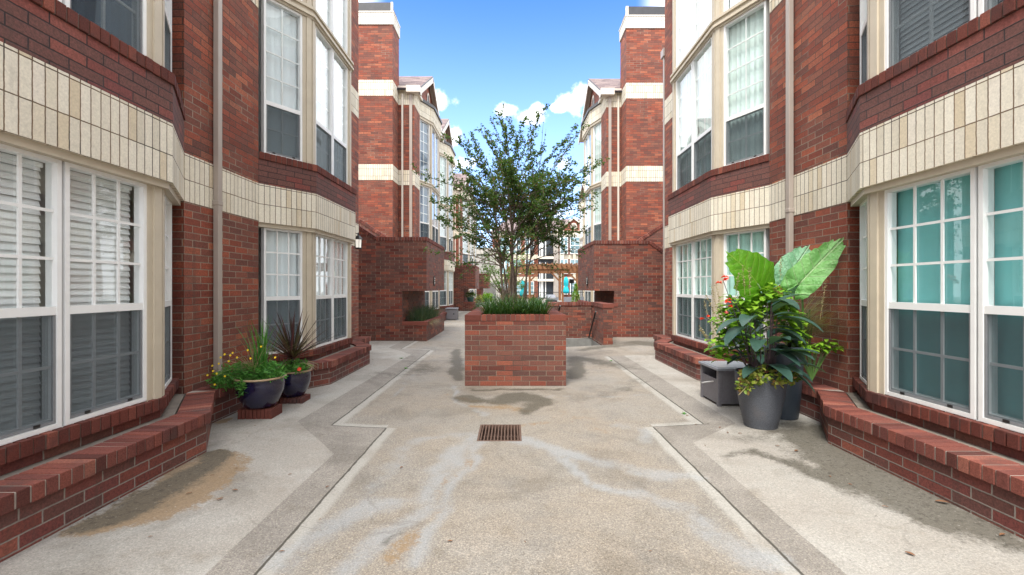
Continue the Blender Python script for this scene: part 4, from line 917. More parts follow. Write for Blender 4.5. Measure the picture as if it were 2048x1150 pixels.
for (a, b) in (((1078, 340), (1088, 222)), ((1033, 400), (1033, 292)), ((1080, 330), (1092, 258)), ((1120, 380), (1117, 310)), ((940, 330), (915, 265))):
    tr.tube([TW(*a), TW((a[0] + b[0]) / 2 + 1, (a[1] + b[1]) / 2), TW(*b)], [.005, .0035, .0015], M['bark'], 4, False); addleaves(TW(*a).lerp(TW(*b), .6), TW(*b), .22, .03)
tr.build('trunk', r, smooth=True); lv.build('crown', r)
print('tree leaves', len(lv.f) // 2)
# liriope
random.seed(5); mb = MB()
for c in range(34):
    cx, cy = random.uniform(-.40, .50), random.uniform(7.24, 9.4)
    if c < 12: cy = random.uniform(7.22, 7.42); cx = -.42 + c * .085 + random.uniform(-.02, .02)
    for b in range(34):
        az = random.uniform(0, 2 * pi); blade(mb, (cx + random.uniform(-.03, .03), cy + random.uniform(-.03, .03), 1.0), az, random.uniform(.05, .7), random.uniform(.34, .56), random.uniform(.009, .015), M['leaf_liriope'], random.uniform(.6, 1.6))
mb.top('lilyturf', (0, 8.3, 1.0), 'dark green strappy lilyturf filling the central brick planter under the tree', 'plant')
# ------------------------------------------------------------------ pots
def pot(name, label, c, prof, m, rim=None, seg=48):
    r = thing(name, c, label, 'plant pot'); mb = MB(); mb.lathe(c, prof, M[m], seg); mb.build('pot_body', r, smooth=True)
    if rim: mb = MB(); mb.lathe(c, rim, M['rim'], seg); mb.build('rim', r, smooth=True)
    rr, zz = prof[-1]; mb = MB(); mb.lathe(c, [(0, zz + .0), (rr - .005, zz)], M['soil'], 24); mb.build('soil', r); return r
def glaze():
    mt, n = newmat('cobalt_glaze'); pos = n.add('ShaderNodeNewGeometry').outputs['Position']; sp = n.noise(pos, 420, 2, .6)
    c = n.mix(n.smooth(sp, .55, .75), (.006, .006, .030), (.022, .022, .06)); c = n.mix(n.smooth(n.noise(pos, 9, 3), .4, .7), c, (.012, .008, .026))
    finish(n, c, .16, n.bump(n.noise(pos, 35, 2), .08, .004), coat=.6); return mt
M['glaze'] = glaze(); smat('rim', (.36, .25, .15), .35, 12, .3)
def speck():
    mt, n = newmat('speckled_grey_resin'); pos = n.add('ShaderNodeNewGeometry').outputs['Position']; sp = n.noise(pos, 240, 3, .7)
    c = n.mix(n.smooth(sp, .42, .66), (.055, .060, .072), (.125, .135, .155)); c = n.mix(n.smooth(n.noise(pos, 5, 4), .45, .75, 0, .5), c, (.11, .10, .10))
    finish(n, c, .55, n.bump(sp, .4, .003), spec=.4); return mt
M['resin'] = speck()
M['resin_dk'] = simple('dark_slate_resin', (.040, .052, .068), .42, 180, .35, .4, 200)
def brickbase(label, c, n, w, h, ang=0.0, rows=1):
    r = thing('brick_pot_stand', c, label, 'pot stand'); 
    t = Vector((cos(ang), sin(ang))); nn = Vector((-sin(ang), cos(ang)))
    for i in range(n):
        mb = MB(); s = w / n; mb.obox(Vector(c).xy, t, nn, -w / 2 + i * s + .002, -w / 2 + (i + 1) * s - .003, -.13 + random.uniform(-.006, .006), .13, c[2] - .01, c[2] + h, M['rowlock_pl'], .002); mb.build('brick', r, bevel=.004)
blueprof = lambda R, H: [(0, 0), (R * .56, 0), (R * .62, H * .04), (R * .82, H * .30), (R * .93, H * .55), (R * .955, H * .78), (R * .93, H * .92), (R * .96, H * .95)]
blue_in = lambda R, H: [(R * .90, H * .93), (R * .86, H * .86)]
brim = lambda R, H: [(R * .93, H * .93), (R * 1.0, H * .945), (R * 1.02, H * .975), (R * 1.0, H * 1.0), (R * .93, H * 1.0), (R * .90, H * .96), (R * .88, H * .86)]
def bluepot(label, c, R, H): return pot('glazed_pot', label, c, blueprof(R, H) + blue_in(R, H), 'glaze', brim(R, H))
c1 = (-2.80, 5.30, .06 + .115); brickbase('row of worn red bricks under the larger blue glazed pot', (-2.80, 5.30, .055), 9, .37, .11, .05)
bluepot('larger glossy cobalt blue pot with tan rim holding yellow flowers', c1, .262, .335)
c2 = (-2.73, 6.0, .06 + .075); brickbase('low row of ribbed red bricks under the smaller blue pot', (-2.73, 5.98, .055), 9, .36, .07, .06)
bluepot('smaller cobalt blue pot with tan rim holding the purple spiky plant', c2, .222, .325)
GP = lambda rt, rb, H: [(0, 0), (rb * .93, 0), (rb * .97, .012), (rb * .97, .03), (rb, .04), (rb + (rt - rb) * .35, H * .3), (rb + (rt - rb) * .72, H * .6), (rt * .995, H * .88), (rt, H), (rt * .95, H * 1.0), (rt * .92, H * .95)]
d1 = (2.60, 4.76, .055); pot('tall_grey_pot', 'speckled slate grey tapered pot in front, with dark leaved canna', d1, GP(.245, .165, .57), 'resin')
d2 = (3.03, 5.08, .06); pot('tall_grey_pot', 'taller dark grey pot standing against the brick bench, with elephant ear leaves', d2, GP(.20, .15, .80), 'resin_dk')
# ------------------------------------------------------------------ plants of the blue pots
random.seed(11)
def bush(name, label, blocks, cat='plant', flowers=None, extra=None):
    r = thing(name, blocks[0][0], label, cat); mb = MB()
    for (c, rad, n, L, W, m) in blocks:
        for i in range(n):
            v = rdir() * random.random() ** .45; p = Vector(c) + Vector((v.x * rad[0], v.y * rad[1], v.z * rad[2])); smallleaf(mb, p, L * random.uniform(.7, 1.2), W * random.uniform(.7, 1.2), M[m])
    mb.build('foliage', r)
    st = MB(); c0 = Vector(blocks[0][0])
    for (c, rad, n, L, W, m) in blocks:
        for i in range(14):
            v = rdir(); p = Vector(c) + Vector((v.x * rad[0], v.y * rad[1], abs(v.z) * rad[2])) * .85; b = Vector((c0.x + v.x * .06, c0.y + v.y * .06, c0.z - .06)); st.tube([b, b.lerp(p, .5) + Vector((0, 0, .03)), p], [.003, .0025, .0015], M['stem'], 4, False)
    st.build('stems', r); return r
def daisy(mb, c, R, m, n=7, face=(0, -1, .5)):
    f = Vector(face).normalized(); a = f.cross(Vector((0, 0, 1))).normalized(); b = f.cross(a); c = Vector(c)
    for i in range(n):
        t = 2 * pi * i / n; u = a * cos(t) + b * sin(t); s = a * -sin(t) + b * cos(t); mb.face([c, c + u * R * .6 - s * R * .3 + f * .003, c + u * R, c + u * R * .6 + s * R * .3 + f * .003], M[m])
r = bush('yellow_daisy_plant', 'bushy green plant with small yellow flowers spilling over the larger blue pot', [((-2.76, 5.28, .545), (.24, .2, .13), 1900, .060, .015, 'leaf_green'), ((-3.02, 5.22, .535), (.20, .16, .15), 1000, .050, .013, 'leaf_green'), ((-3.16, 5.15, .48), (.11, .10, .12), 380, .045, .013, 'leaf_green'), ((-2.86, 5.02, .44), (.05, .05, .10), 130, .045, .016, 'leaf_green')])
for (px, py, Y) in ((463, 700, 5.12), (474, 702, 5.1), (471, 713, 5.1), (507, 692, 5.2), (452, 718, 5.1), (441, 732, 5.1), (448, 737, 5.05), (444, 758, 5.1), (487, 706, 5.1), (478, 697, 5.2), (533, 685, 5.2), (560, 706, 5.2), (455, 706, 5.2), (513, 708, 5.1), (439, 722, 5.2), (464, 742, 5.02), (430, 740, 5.1)):
    mb = MB(); daisy(mb, P(px + 12, py + 4, Y - .02), .013, 'petal_yellow', 8, (.1, -1, .35)); mb.build('flower', r)
mb = MB()
for i in range(46): az = random.uniform(0, 2 * pi); blade(mb, (-2.78 + random.uniform(-.05, .05), 5.3 + random.uniform(-.05, .05), .5), az, random.uniform(0, .25), random.uniform(.42, .78), random.uniform(.012, .020), M['leaf_green'], random.uniform(.1, .6))
for i in range(40): az = random.uniform(0, 2 * pi); blade(mb, (-2.85, 5.25, .50), az, random.uniform(.2, .9), random.uniform(.45, .75), .007, M['leaf_dry'], random.uniform(.7, 1.3))
blade(mb, (-2.9, 5.1, .5), -2.4, .9, .42, .018, M['leaf_bright'], 1.1); mb.top('lemongrass', (-2.78, 5.3, .5), 'upright green grass blades rising from the middle of the larger blue pot', 'plant')
mb = MB()
for i in range(80):
    az = random.uniform(0, 2 * pi); ln = random.uniform(.25, 1.4) if i > 8 else random.uniform(0, .25)
    leaf(mb, (-2.74 + random.uniform(-.02, .02), 6.0 + random.uniform(-.02, .02), .60), (cos(az) * sin(ln), sin(az) * sin(ln), cos(ln)), (0, 0, 1), random.uniform(.42, .68), .030, M['leaf_cord'], random.uniform(0, .3), .5, 5, lambda t: max(.05, (1 - t) ** .6 * (.6 + t)))
mb.tube([(-2.74, 6.0, .42), (-2.74, 6.0, .62)], [.022, .018], M['stem_dark'], 8)
for i in range(18): az = random.uniform(0, 2 * pi); leaf(mb, (-2.74, 6.0, .55), (cos(az), sin(az), .3), (0, 0, 1), random.uniform(.25, .4), .02, M['leaf_dry'], .9, .3, 5)
mb.top('purple_cordyline', (-2.74, 6.0, .42), 'dark purple spiky cordyline fanning out of the smaller blue pot', 'plant')
r = bush('trailing_green_plant', 'low ferny green plant with orange blossom around the purple spikes', [((-2.73, 5.98, .50), (.23, .2, .10), 900, .045, .014, 'leaf_green'), ((-2.62, 5.85, .50), (.12, .1, .07), 250, .04, .014, 'leaf_green')])
mb = MB(); daisy(mb, (-2.56, 5.80, .50), .028, 'petal_red', 7, (.2, -1, .3)); mb.build('flower', r)
# ------------------------------------------------------------------ plants of the grey pots
def ear_mat(nm, c1, c2, vein, transl):
    mt, n = newmat(nm); u, v, _ = n.sep(n.add('ShaderNodeUVMap').outputs[0]); pos = n.add('ShaderNodeNewGeometry').outputs['Position']
    au = n.m('ABSOLUTE', u); mid = n.smooth(au, .022, .006)
    ph = n.m('MULTIPLY', n.m('SUBTRACT', v, n.m('MULTIPLY', au, .75)), 5.2); fr = n.m('ABSOLUTE', n.m('SUBTRACT', n.m('FRACT', ph), .5)); sv = n.smooth(fr, .055, .015)
    ve = n.m('MAXIMUM', mid, n.m('MULTIPLY', sv, .8)); c = n.mix(n.smooth(n.noise(pos, 9, 4), .35, .7), c1, c2); c = n.mix(ve, c, vein)
    nm_ = n.bump(n.m('ADD', n.m('SUBTRACT', n.m('MULTIPLY', fr, .8), ve), n.noise(pos, 38, 3)), .9, .014)
    def ex(b):
        t = n.add('ShaderNodeBsdfTranslucent'); n.link(n.mix(.5, c, (.25, .55, .01)), t.inputs[0]); mx = n.add('ShaderNodeMixShader'); mx.inputs[0].default_value = transl
        n.link(b.outputs[0], mx.inputs[1]); n.link(t.outputs[0], mx.inputs[2]); return mx.outputs[0]
    finish(n, c, .4, nm_, spec=.4, extra=ex); return mt
M['ear_a'] = ear_mat('elephant_ear_bright', (.07, .24, .012), (.12, .33, .02), (.24, .44, .06), .45)
M['ear_b'] = ear_mat('elephant_ear_pale', (.13, .30, .17), (.19, .38, .23), (.36, .54, .36), .15)
M['ear_c'] = ear_mat('elephant_ear_midgreen', (.13, .33, .09), (.19, .42, .13), (.38, .58, .28), .2)
def ear(base, tip, nrm_, W, m, wav=.02, sag=.10, fold=.22, back=.28):
    """heart shaped leaf; base = where the stalk joins, tip = leaf tip"""
    mb = MB(); base = Vector(base); tip = Vector(tip); d = tip - base; L = d.length; d.normalize(); n = Vector(nrm_); n = (n - d * n.dot(d)).normalized(); s = d.cross(n); k = mb.mat(M[m]); NR, NA = 12, 60
    OUT = [(0, 1), (.16, .90), (.33, .68), (.46, .38), (.50, .06), (.47, -.5 * back), (.34, -.92 * back), (.20, -back), (.08, -.7 * back), (0, -.22 * back)]
    def side(t):   # t 0..1 tip to sinus
        f = t * (len(OUT) - 1); i = min(int(f), len(OUT) - 2); u = f - i; g = lambda j: Vector(OUT[max(0, min(len(OUT) - 1, j))])
        p0, p1, p2, p3 = g(i - 1), g(i), g(i + 1), g(i + 2); return .5 * ((2 * p1) + (p2 - p0) * u + (2 * p0 - 5 * p1 + 4 * p2 - p3) * u * u + (3 * p1 - p0 - 3 * p2 + p3) * u ** 3)
    def out(th):
        v = side(abs(th) / pi); return (v.x * W * (1 if th > 0 else -1), v.y * L)
    ph = random.uniform(0, 6)
    for i in range(NR + 1):
        q = i / NR
        for j in range(NA):
            th = -pi + 2 * pi * j / NA; ox, oy = out(th); rr = q * (1 + (.035 * sin(th * 13 + ph) + .03 * sin(th * 29 + 1)) * q ** 3); x, y = ox * rr, oy * rr
            z = fold * abs(x) - .35 * (x * x) / L - sag * (y * y) / L * (1 if y > 0 else 2.2) + wav * q ** 2 * sin(th * 9 + ph) * .8 + wav * .55 * sin((y - abs(x) * .75) / L * 5.2 * 2 * pi) * q
            mb.v.append(tuple(base + d * y + s * x + n * z))
    UV = lambda i, j: (lambda o, q: (o[0] / L * q, o[1] / L * q))(out(-pi + 2 * pi * j / NA), i / NR)
    for i in range(NR):
        for j in range(NA):
            j2 = (j + 1) % NA; mb.f.append((i * NA + j, i * NA + j2, (i + 1) * NA + j2, (i + 1) * NA + j)); mb.uv.append([UV(i, j), UV(i, j + 1), UV(i + 1, j + 1), UV(i + 1, j)]); mb.mi.append(k)
    return mb
r = thing('elephant_ear', (3.03, 5.08, .8), 'elephant ear plant with three huge heart shaped leaves in the taller dark pot', 'plant')
ear(P(1514, 566, 4.95), P(1474, 506, 4.80), (-.1, -1, .35), .54, 'ear_a', .020, .30, .30, .72).build('leaf', r, smooth=True)
ear(P(1574, 556, 5.12), P(1622, 488, 5.10), (-.25, -.95, .35), .36, 'ear_b', .016, .22, .24, .40).build('leaf', r, smooth=True)
ear(P(1604, 562, 4.95), P(1688, 473, 4.80), (-.35, -.85, .35), .33, 'ear_c', .024, .16, .36, .32).build('leaf', r, smooth=True)
for (a, b, c) in ((P(1590, 700, 5.08), P(1545, 615, 5.0), P(1514, 566, 4.96)), (P(1592, 700, 5.12), P(1572, 620, 5.15), P(1574, 558, 5.13)), (P(1597, 700, 5.05), P(1606, 640, 5.0), P(1604, 564, 4.96))):
    mb = MB(); mb.tube([a, a.lerp(b, .5) + Vector((.01, 0, 0)), b, b.lerp(c, .6), c], [.016, .014, .012, .010, .008], M['stem'], 8); mb.build('stalk', r, smooth=True)
for i in range(9):
    a = P(1585 + i * 4, 705, 5.05 + .02 * (i % 3)); b = P(1578 + i * 6, 640 - 7 * (i % 4), 5.1); mb = MB(); mb.tube([a, b], [.009, .006], M['stem'], 6); mb.build('stalk', r)
def broad(name, label, c, n, zr, rr, L, W, m, yaw=None, stem='stem_dark', droop=1.2, tilt=(.1, .8)):
    r = thing(name, c, label, 'plant'); st = MB(); c = Vector(c)
    for i in range(n):
        az = random.uniform(0, 2 * pi) if yaw is None else random.uniform(*yaw); h = random.uniform(*zr); rad = random.uniform(*rr); b = c + Vector((cos(az) * rad, sin(az) * rad, h)); mb = MB(); ti = random.uniform(*tilt)
        ll = random.uniform(.75, 1.15) * L; leaf(mb, b, (cos(az), sin(az), ti), (0, 0, 1), ll, W * random.uniform(.8, 1.15), M[m], random.uniform(.6, 1.2) * droop, .30, 8); mb.build('leaf', r, smooth=True)
        st.tube([c + Vector((cos(az) * .10, sin(az) * .07, 0)), c + Vector((cos(az) * rad * .9, sin(az) * rad * .9, h * .6)), b], [.005, .004, .003], M[stem], 6, False)
    st.build('stems', r); return r
random.seed(33)
r = broad('canna', 'dark blue-green canna with red flowers in the front grey pot', (2.58, 4.70, .58), 46, (.05, .78), (.02, .22), .40, .135, 'leaf_canna', None)
SPK = [((1505, 735), (1478, 650), (1446, 560)), ((1500, 735), (1488, 640), (1462, 590)), ((1495, 735), (1455, 660), (1412, 636))]
for a, b, c in SPK:
    mb = MB(); mb.tube([P(*a, 4.72), P(*b, 4.66), P(*c, 4.62)], [.007, .005, .003], M['stem_dark'], 6); mb.build('flower_stalk', r)
def bloom(px, py, Y, R, m='petal_red', n=9):
    mb = MB(); c = P(px, py, Y)
    for i in range(n):
        d = rdir(); d.z = abs(d.z) * .8; leaf(mb, c, d, rdir(), R * random.uniform(.7, 1.2), R * .55, M[m], .8, .3, 4)
    mb.build('flower', r)
for a in ((1447, 560, 4.62, .045), (1438, 565, 4.62, .035), (1450, 553, 4.62, .04), (1455, 603, 4.64, .04), (1461, 612, 4.64, .03), (1453, 625, 4.62, .035, 'petal_pink'), (1405, 638, 4.62, .035), (1418, 632, 4.64, .03), (1457, 598, 4.64, .03)): bloom(*a)
random.seed(8)
def coleus(name, label, blobs, L=.085, W=.055):
    r = thing(name, blobs[0][0], label, 'plant'); mb = MB(); st = MB()
    for (c, rad, n) in blobs:
        for i in range(n):
            v = rdir() * random.random() ** .5; p = Vector(c) + Vector((v.x * rad[0], v.y * rad[1], v.z * rad[2])); az = random.uniform(0, 2 * pi)
            leaf(mb, p, (cos(az), sin(az), random.uniform(-.2, .35)), (0, 0, 1), L * random.uniform(.6, 1.2), W * random.uniform(.7, 1.1), M['leaf_bright'], .7, .2, 4, lambda t: max(.04, sin(pi * t ** .75) ** .9))
        for i in range(8): v = rdir(); p = Vector(c) + Vector((v.x * rad[0], v.y * rad[1], abs(v.z) * rad[2])) * .9; b = Vector((blobs[0][0][0], blobs[0][0][1], blobs[0][0][2] - .35)); st.tube([b, b.lerp(p, .6) + Vector((0, 0, .04)), p], [.005, .004, .002], M['stem'], 5, False)
    mb.build('foliage', r); st.build('stems', r); return r
coleus('chartreuse_coleus', 'lime green coleus mass behind the dark canna leaves', [((2.55, 4.98, 1.28), (.30, .18, .20), 300), ((2.80, 4.98, 1.40), (.22, .15, .17), 220), ((2.38, 4.95, 1.08), (.22, .15, .22), 230), ((2.95, 4.98, 1.25), (.20, .15, .18), 170), ((2.26, 4.9, .86), (.16, .12, .18), 110), ((2.6, 4.92, .85), (.25, .12, .18), 130), ((3.05, 4.95, 1.05), (.15, .1, .15), 90)], .095, .065)
coleus('hanging_green_plant', 'bright green leafy branch reaching over the brick bench from the dark pot', [((3.26, 4.95, .84), (.15, .08, .07), 55), ((3.40, 4.9, .88), (.12, .08, .07), 50), ((3.13, 5.0, .96), (.14, .08, .10), 60)], .085, .05)
mb = MB()
for i in range(520):
    p = P(random.uniform(1610, 1690), random.uniform(585, 640), 5.1); az = random.uniform(0, 2 * pi); blade(mb, (3.1 + random.uniform(-.05, .05), 5.1, .82), random.uniform(-.9, .5), random.uniform(.2, .9), random.uniform(.45, .85), .0032, M['leaf_varieg'] if i % 3 else M['leaf_dry'], random.uniform(.3, 1.1), 7)
mb.top('feathery_grass', (3.1, 5.1, .8), 'thin feathery yellow-green grass leaning toward the brick pier above the dark pot', 'plant')
mb = MB()
for i in range(430):
    v = rdir(); smallleaf(mb, (2.60 + v.x * .27, 4.60 + v.y * .14, .60 + v.z * .075 + random.uniform(-.02, .03)), .055, .038, M['leaf_varieg'])
for i in range(60):
    v = rdir(); smallleaf(mb, (2.33 + v.x * .07, 4.56 + v.y * .07, .52 + v.z * .06), .05, .03, M['leaf_varieg'])
mb.tube([(2.38, 4.55, .58), (2.30, 4.5, .50), (2.24, 4.5, .44)], [.004, .003, .002], M['seed'], 5)
mb.top('trailing_coleus', (2.58, 4.6, .58), 'small variegated yellow and maroon trailing plant around the rim of the front grey pot', 'plant')
rsp = thing('coleus_flower_spikes', (2.3, 4.8, .9), 'pale wispy seed spikes sticking up above the lime green foliage', 'flower spikes')
for (bx, by, tx, ty) in ((1440, 640, 1422, 570), (1435, 640, 1412, 590), (1448, 650, 1432, 565), (1490, 590, 1485, 530), (1500, 590, 1498, 535), (1470, 600, 1478, 545), (1420, 680, 1400, 660), (1425, 700, 1398, 650), (1425, 665, 1408, 600), (1640, 640, 1652, 560), (1560, 560, 1562, 515)):
    mb = MB(); a, b = P(bx, by, 4.8), P(tx, ty, 4.75); mb.tube([a, b], [.002, .001], M['seed'], 4, False)
    for i in range(60): q = a.lerp(b, random.uniform(.25, 1)); v = rdir(); smallleaf(mb, q + v * .010, .017, .009, M['leaf_dry'])
    mb.build('spike', rsp)
# ------------------------------------------------------------------ deck boxes
smat('plastic', (.14, .135, .15), .5, 40, .15, .3, 160); smat('plastic_lid', (.22, .235, .27), .35, 30, .12); smat('silver', (.5, .5, .5), .35)
def hosebox(label, x0, y0, w, d, h, z):
    r = thing('hose_box', (x0 + w / 2, y0 + d / 2, z), label, 'storage box'); K = M['plastic']; X1, Y1 = x0 + w, y0 + d; L = .045
    mb = MB(); mb.box(x0 + .012, X1 - .012, y0 + .012, y0 + .03, z + .03, z + h - .03, K); mb.box(x0 + .012, X1 - .012, Y1 - .03, Y1 - .012, z + .03, z + h - .03, K); mb.box(X1 - .03, X1 - .012, y0 + .03, Y1 - .03, z + .03, z + h - .03, K)
    mb.box(x0 + .012, x0 + .03, y0 + .03, Y1 - .03, z + .03, z + h * .68, K); mb.box(x0 + .05, X1 - .05, y0 + .05, Y1 - .05, z + .04, z + .08, M['black']); mb.box(x0 + .22, X1 - .03, y0 + .03, Y1 - .03, z + .08, z + h - .05, M['black'])
    mb.build('body', r, bevel=.003)
    for (a, b) in ((x0, y0), (X1 - L, y0), (x0, Y1 - L), (X1 - L, Y1 - L)): mb = MB(); mb.box(a, a + L, b, b + L, z, z + h - .03, K); mb.build('leg', r, bevel=.004)
    mb = MB(); mb.box(x0 - .02, X1 + .02, y0 - .02, Y1 + .02, z + h - .03, z + h, M['plastic_lid'])
    for i in range(6): a = y0 + .01 + i * (d - .02) / 6; mb.box(x0 + .005, X1 - .005, a + .004, a + (d - .02) / 6 - .004, z + h, z + h + .007, M['plastic_lid'])
    mb.build('lid', r, bevel=.004)
    mb = MB(); yc = y0 + d * .33; mb.tube([(x0 + .02, yc - .02, z + h * .60), (x0 - .05, yc + .06, z + h * .54), (x0 - .085, yc + .10, z + h * .50)], [.009, .008, .011], M['silver'], 8); mb.build('crank_handle', r, smooth=True)
    mb = MB(); mb.tube([(x0 + w * .72, y0 + .011, z + h * .52), (x0 + w * .72, y0 + .006, z + h * .52)], [.032, .032], M['black'], 16); mb.build('hose_port', r); return r
hosebox('dark grey plastic hose box with silver crank beside the grey pots', 2.50, 5.52, .50, .52, .47, .055)
hosebox('grey plastic storage bin standing at the end of the distant brick bench', -2.95, 20.2, .5, .6, .52, .06)
# bench of the middle left townhouse
bench('brick_bench', -1, [(-3.60, 16.9), (-3.60, 17.78), (-3.2, 18.62), (-3.17, 20.32), (-3.60, 21.07), (-3.6, 22.0)], 'distant brick bench under the bay window, grey storage bin at its end', real=True)
# ------------------------------------------------------------------ wall lantern + small pipe
r = thing('wall_lantern', (-3.43, 9.55, 2.4), 'black lit carriage lantern on the brick wall above the short white drain pipe', 'lantern')
lx, ly = -3.25, 9.62; mb = MB(); mb.box(-3.431, -3.41, ly - .05, ly + .05, 2.36, 2.62, M['white']); mb.tube([(-3.41, ly, 2.55), (-3.33, ly, 2.66), (lx, ly, 2.63)], .010, M['black'], 8); mb.build('bracket', r)
mb = MB(); mb.lathe((lx, ly, 2.52), [(.095, 0), (.085, .02), (.045, .075), (.02, .085), (.012, .12), (.02, .13), (0, .15)], M['black'], 6); mb.lathe((lx, ly, 2.52), [(0, -.002), (.095, 0)], M['black'], 6); mb.build('roof', r)
mb = MB(); mb.lathe((lx, ly, 2.33), [(0, -.02), (.04, -.015), (.075, 0), (.075, .015), (0, .016)], M['black'], 6)
for i in range(6): t = 2 * pi * i / 6; mb.tube([(lx + .070 * cos(t), ly + .070 * sin(t), 2.34), (lx + .080 * cos(t), ly + .080 * sin(t), 2.52)], .005, M['black'], 5)
mb.build('cage', r)
M['lampglass'] = simple('lit_frosted_glass', (.5, .5, .48), .4, emis=((1, .93, .82), .22)); mb = MB(); mb.lathe((lx, ly, 2.345), [(.058, 0), (.066, .172)], M['lampglass'], 6); mb.build('glass', r)
mb = MB(); mb.tube([(-3.55, 10.3, .16), (-3.36, 10.28, .17), (-3.32, 10.25, .12)], .022, M['white'], 10); mb.top('drain_pipe', (-3.4, 10.28, .1), 'short white drain pipe elbow at the foot of the wall corner below the lantern', 'pipe')
# ------------------------------------------------------------------ planting in the entry nooks
random.seed(3); mb = MB()
for i in range(1500):
    cx, cy = random.uniform(-2.85, -2.42), random.uniform(12.6, 15.0); az = random.uniform(0, 2 * pi); blade(mb, (cx, cy, .45), az, random.uniform(.05, .6), random.uniform(.40, .72), .008, M['leaf_fescue'], random.uniform(.5, 1.3))
for i in range(170): blade(mb, (-2.36, random.uniform(12.5, 13.6), .50), random.uniform(-1, .5), random.uniform(.8, 1.3), random.uniform(.2, .42), .006, M['leaf_dry'], 1.2)
mb.top('blue_grass_clump', (-2.65, 13.8, .45), 'blue-green tufted grass spilling out of the brick corner nook', 'plant')
mb = MB()
for i in range(200): az = random.uniform(0, 2 * pi); blade(mb, (random.uniform(2.5, 2.85), random.uniform(13.6, 15.8), .92), az, random.uniform(.05, .6), random.uniform(.05, .09), .006, M['leaf_fescue'], .8)
mb.top('low_grass', (2.7, 14.5, .92), 'low grass inside the brick nook above the sunken steps', 'plant')
gp = (-2.62, 28.7, .52); pot('green_pot', 'dull green pot with a bushy fern inside the distant brick nook', gp, GP(.22, .16, .38), 'teal_pot') if M.setdefault('teal_pot', simple('green_glaze', (.05, .13, .11), .3)) else 0
bush('bushy_fern', 'light green fern filling the dull green pot in the distant nook', [((-2.62, 28.7, 1.05), (.36, .3, .22), 500, .10, .04, 'leaf_far')])
bush('red_flowering_plant', 'orange and maroon plant beside the distant brick enclosure with the potted fern', [((-1.95, 27.2, .75), (.28, .25, .35), 320, .10, .05, 'leaf_varieg'), ((-2.0, 27.0, .3), (.3, .25, .25), 220, .10, .04, 'leaf_tree')])
bush('chartreuse_bush', 'bright chartreuse leafy bush next to the orange and maroon plant', [((-1.55, 28.6, .85), (.35, .3, .30), 320, .16, .09, 'leaf_bright'), ((-1.5, 28.4, .35), (.35, .3, .3), 300, .1, .05, 'leaf_far')])
# ------------------------------------------------------------------ plaza beyond
smat('cedar', (.26, .12, .055), .75, 20, .25, .3, 60); smat('teal_canvas', (.01, .50, .62), .7, 12, .12); smat('siding', (.30, .27, .24), .8, 6, .1); smat('dark_glass', (.03, .04, .05), .15)
r = thing('pergola', (2.0, 27, 0), 'cedar wood pergola in the plaza beyond the low brick wall', 'pergola')
for (x, y) in ((1.02, 26.2), (2.76, 26.2), (3.75, 26.2), (3.30, 29.6), (4.8, 29.6), (-.2, 29.6)): mb = MB(); mb.box(x - .065, x + .065, y - .065, y + .065, 0, 2.42, M['cedar']); mb.build('post', r)
for y in (26.12, 26.30, 29.5, 29.7): mb = MB(); mb.box(-.3, 5.0, y - .025, y + .025, 2.42, 2.72, M['cedar']); mb.build('beam', r)
mb = MB(); mb.box(.6, 3.3, 26.04, 26.09, 2.55, 2.86, M['cedar']); mb.build('beam', r)
for i in range(19): x = -.25 + .28 * i; mb = MB(); mb.box(x - .02, x + .02, 25.6, 30.2, 2.73, 2.90, M['cedar']); mb.build('rafter', r)
for (x, s) in ((2.76, -1), (3.75, -1), (1.02, 1)): mb = MB(); mb.bar((x, 26.2, 1.85), (x + s * .55, 26.2, 2.42), .08, .09, M['cedar']); mb.build('brace', r)
def brolly(label, x, y, z0, z1):
    r = thing('patio_umbrella', (x, y, 0), label, 'umbrella'); mb = MB(); mb.tube([(x, y, 0), (x, y, z1 + .12)], .022, M['black'], 8); mb.build('pole', r)
    mb = MB(); H = z1 - z0; prof = [(.03, 0), (.15, .03 * H), (.17, .15 * H), (.12, .36 * H), (.09, .42 * H), (.13, .52 * H), (.13, .75 * H), (.09, .92 * H), (.02, H)]; i0 = 0; mb.lathe((x, y, z0), prof, M['teal_canvas'], 20)
    mb.v = [(x + (v[0] - x) * (1 + .18 * sin(6 * atan2(v[1] - y, v[0] - x))), y + (v[1] - y) * (1 + .18 * sin(6 * atan2(v[1] - y, v[0] - x))), v[2]) for v in mb.v]; mb.build('canopy', r, smooth=True)
brolly('closed turquoise patio umbrella under the pergola beside the black heater', 3.08, 25.9, 1.15, 2.12)
brolly('closed turquoise patio umbrella seen through the tree stems', .64, 27.5, .95, 1.95)
mb = MB(); mb.tube([(1.72, 24.0, 0), (1.72, 24.0, 2.6)], .03, M['black'], 8)
r = thing('heater_lamp', (3.55, 26.8, 0), 'black patio heater beside the turquoise umbrella', 'patio heater'); mb = MB(); mb.tube([(3.55, 27, 0), (3.55, 27, 1.75)], .035, M['black'], 8); mb.build('post', r); mb = MB(); mb.tube([(3.55, 27, 1.75), (3.55, 27, 2.0)], [.14, .16], M['black'], 12); mb.lathe((3.55, 27, 2.0), [(0, .06), (.42, 0), (.42, -.02), (0, .02)], M['white'], 20); mb.build('reflector', r)
r = thing('metal_fence', (2.8, 32, 0), 'black metal picket fence in front of the far balcony building', 'fence')
mb = MB(); 
for z in (.25, 1.15): mb.box(-1, 7, 31.98, 32.02, z, z + .04, M['black'])
mb.build('rail', r); mb = MB()
for i in range(62): x = -1 + i * .13; mb.box(x - .009, x + .009, 31.99, 32.01, .05, 1.19, M['black'])
mb.build('pickets', r)
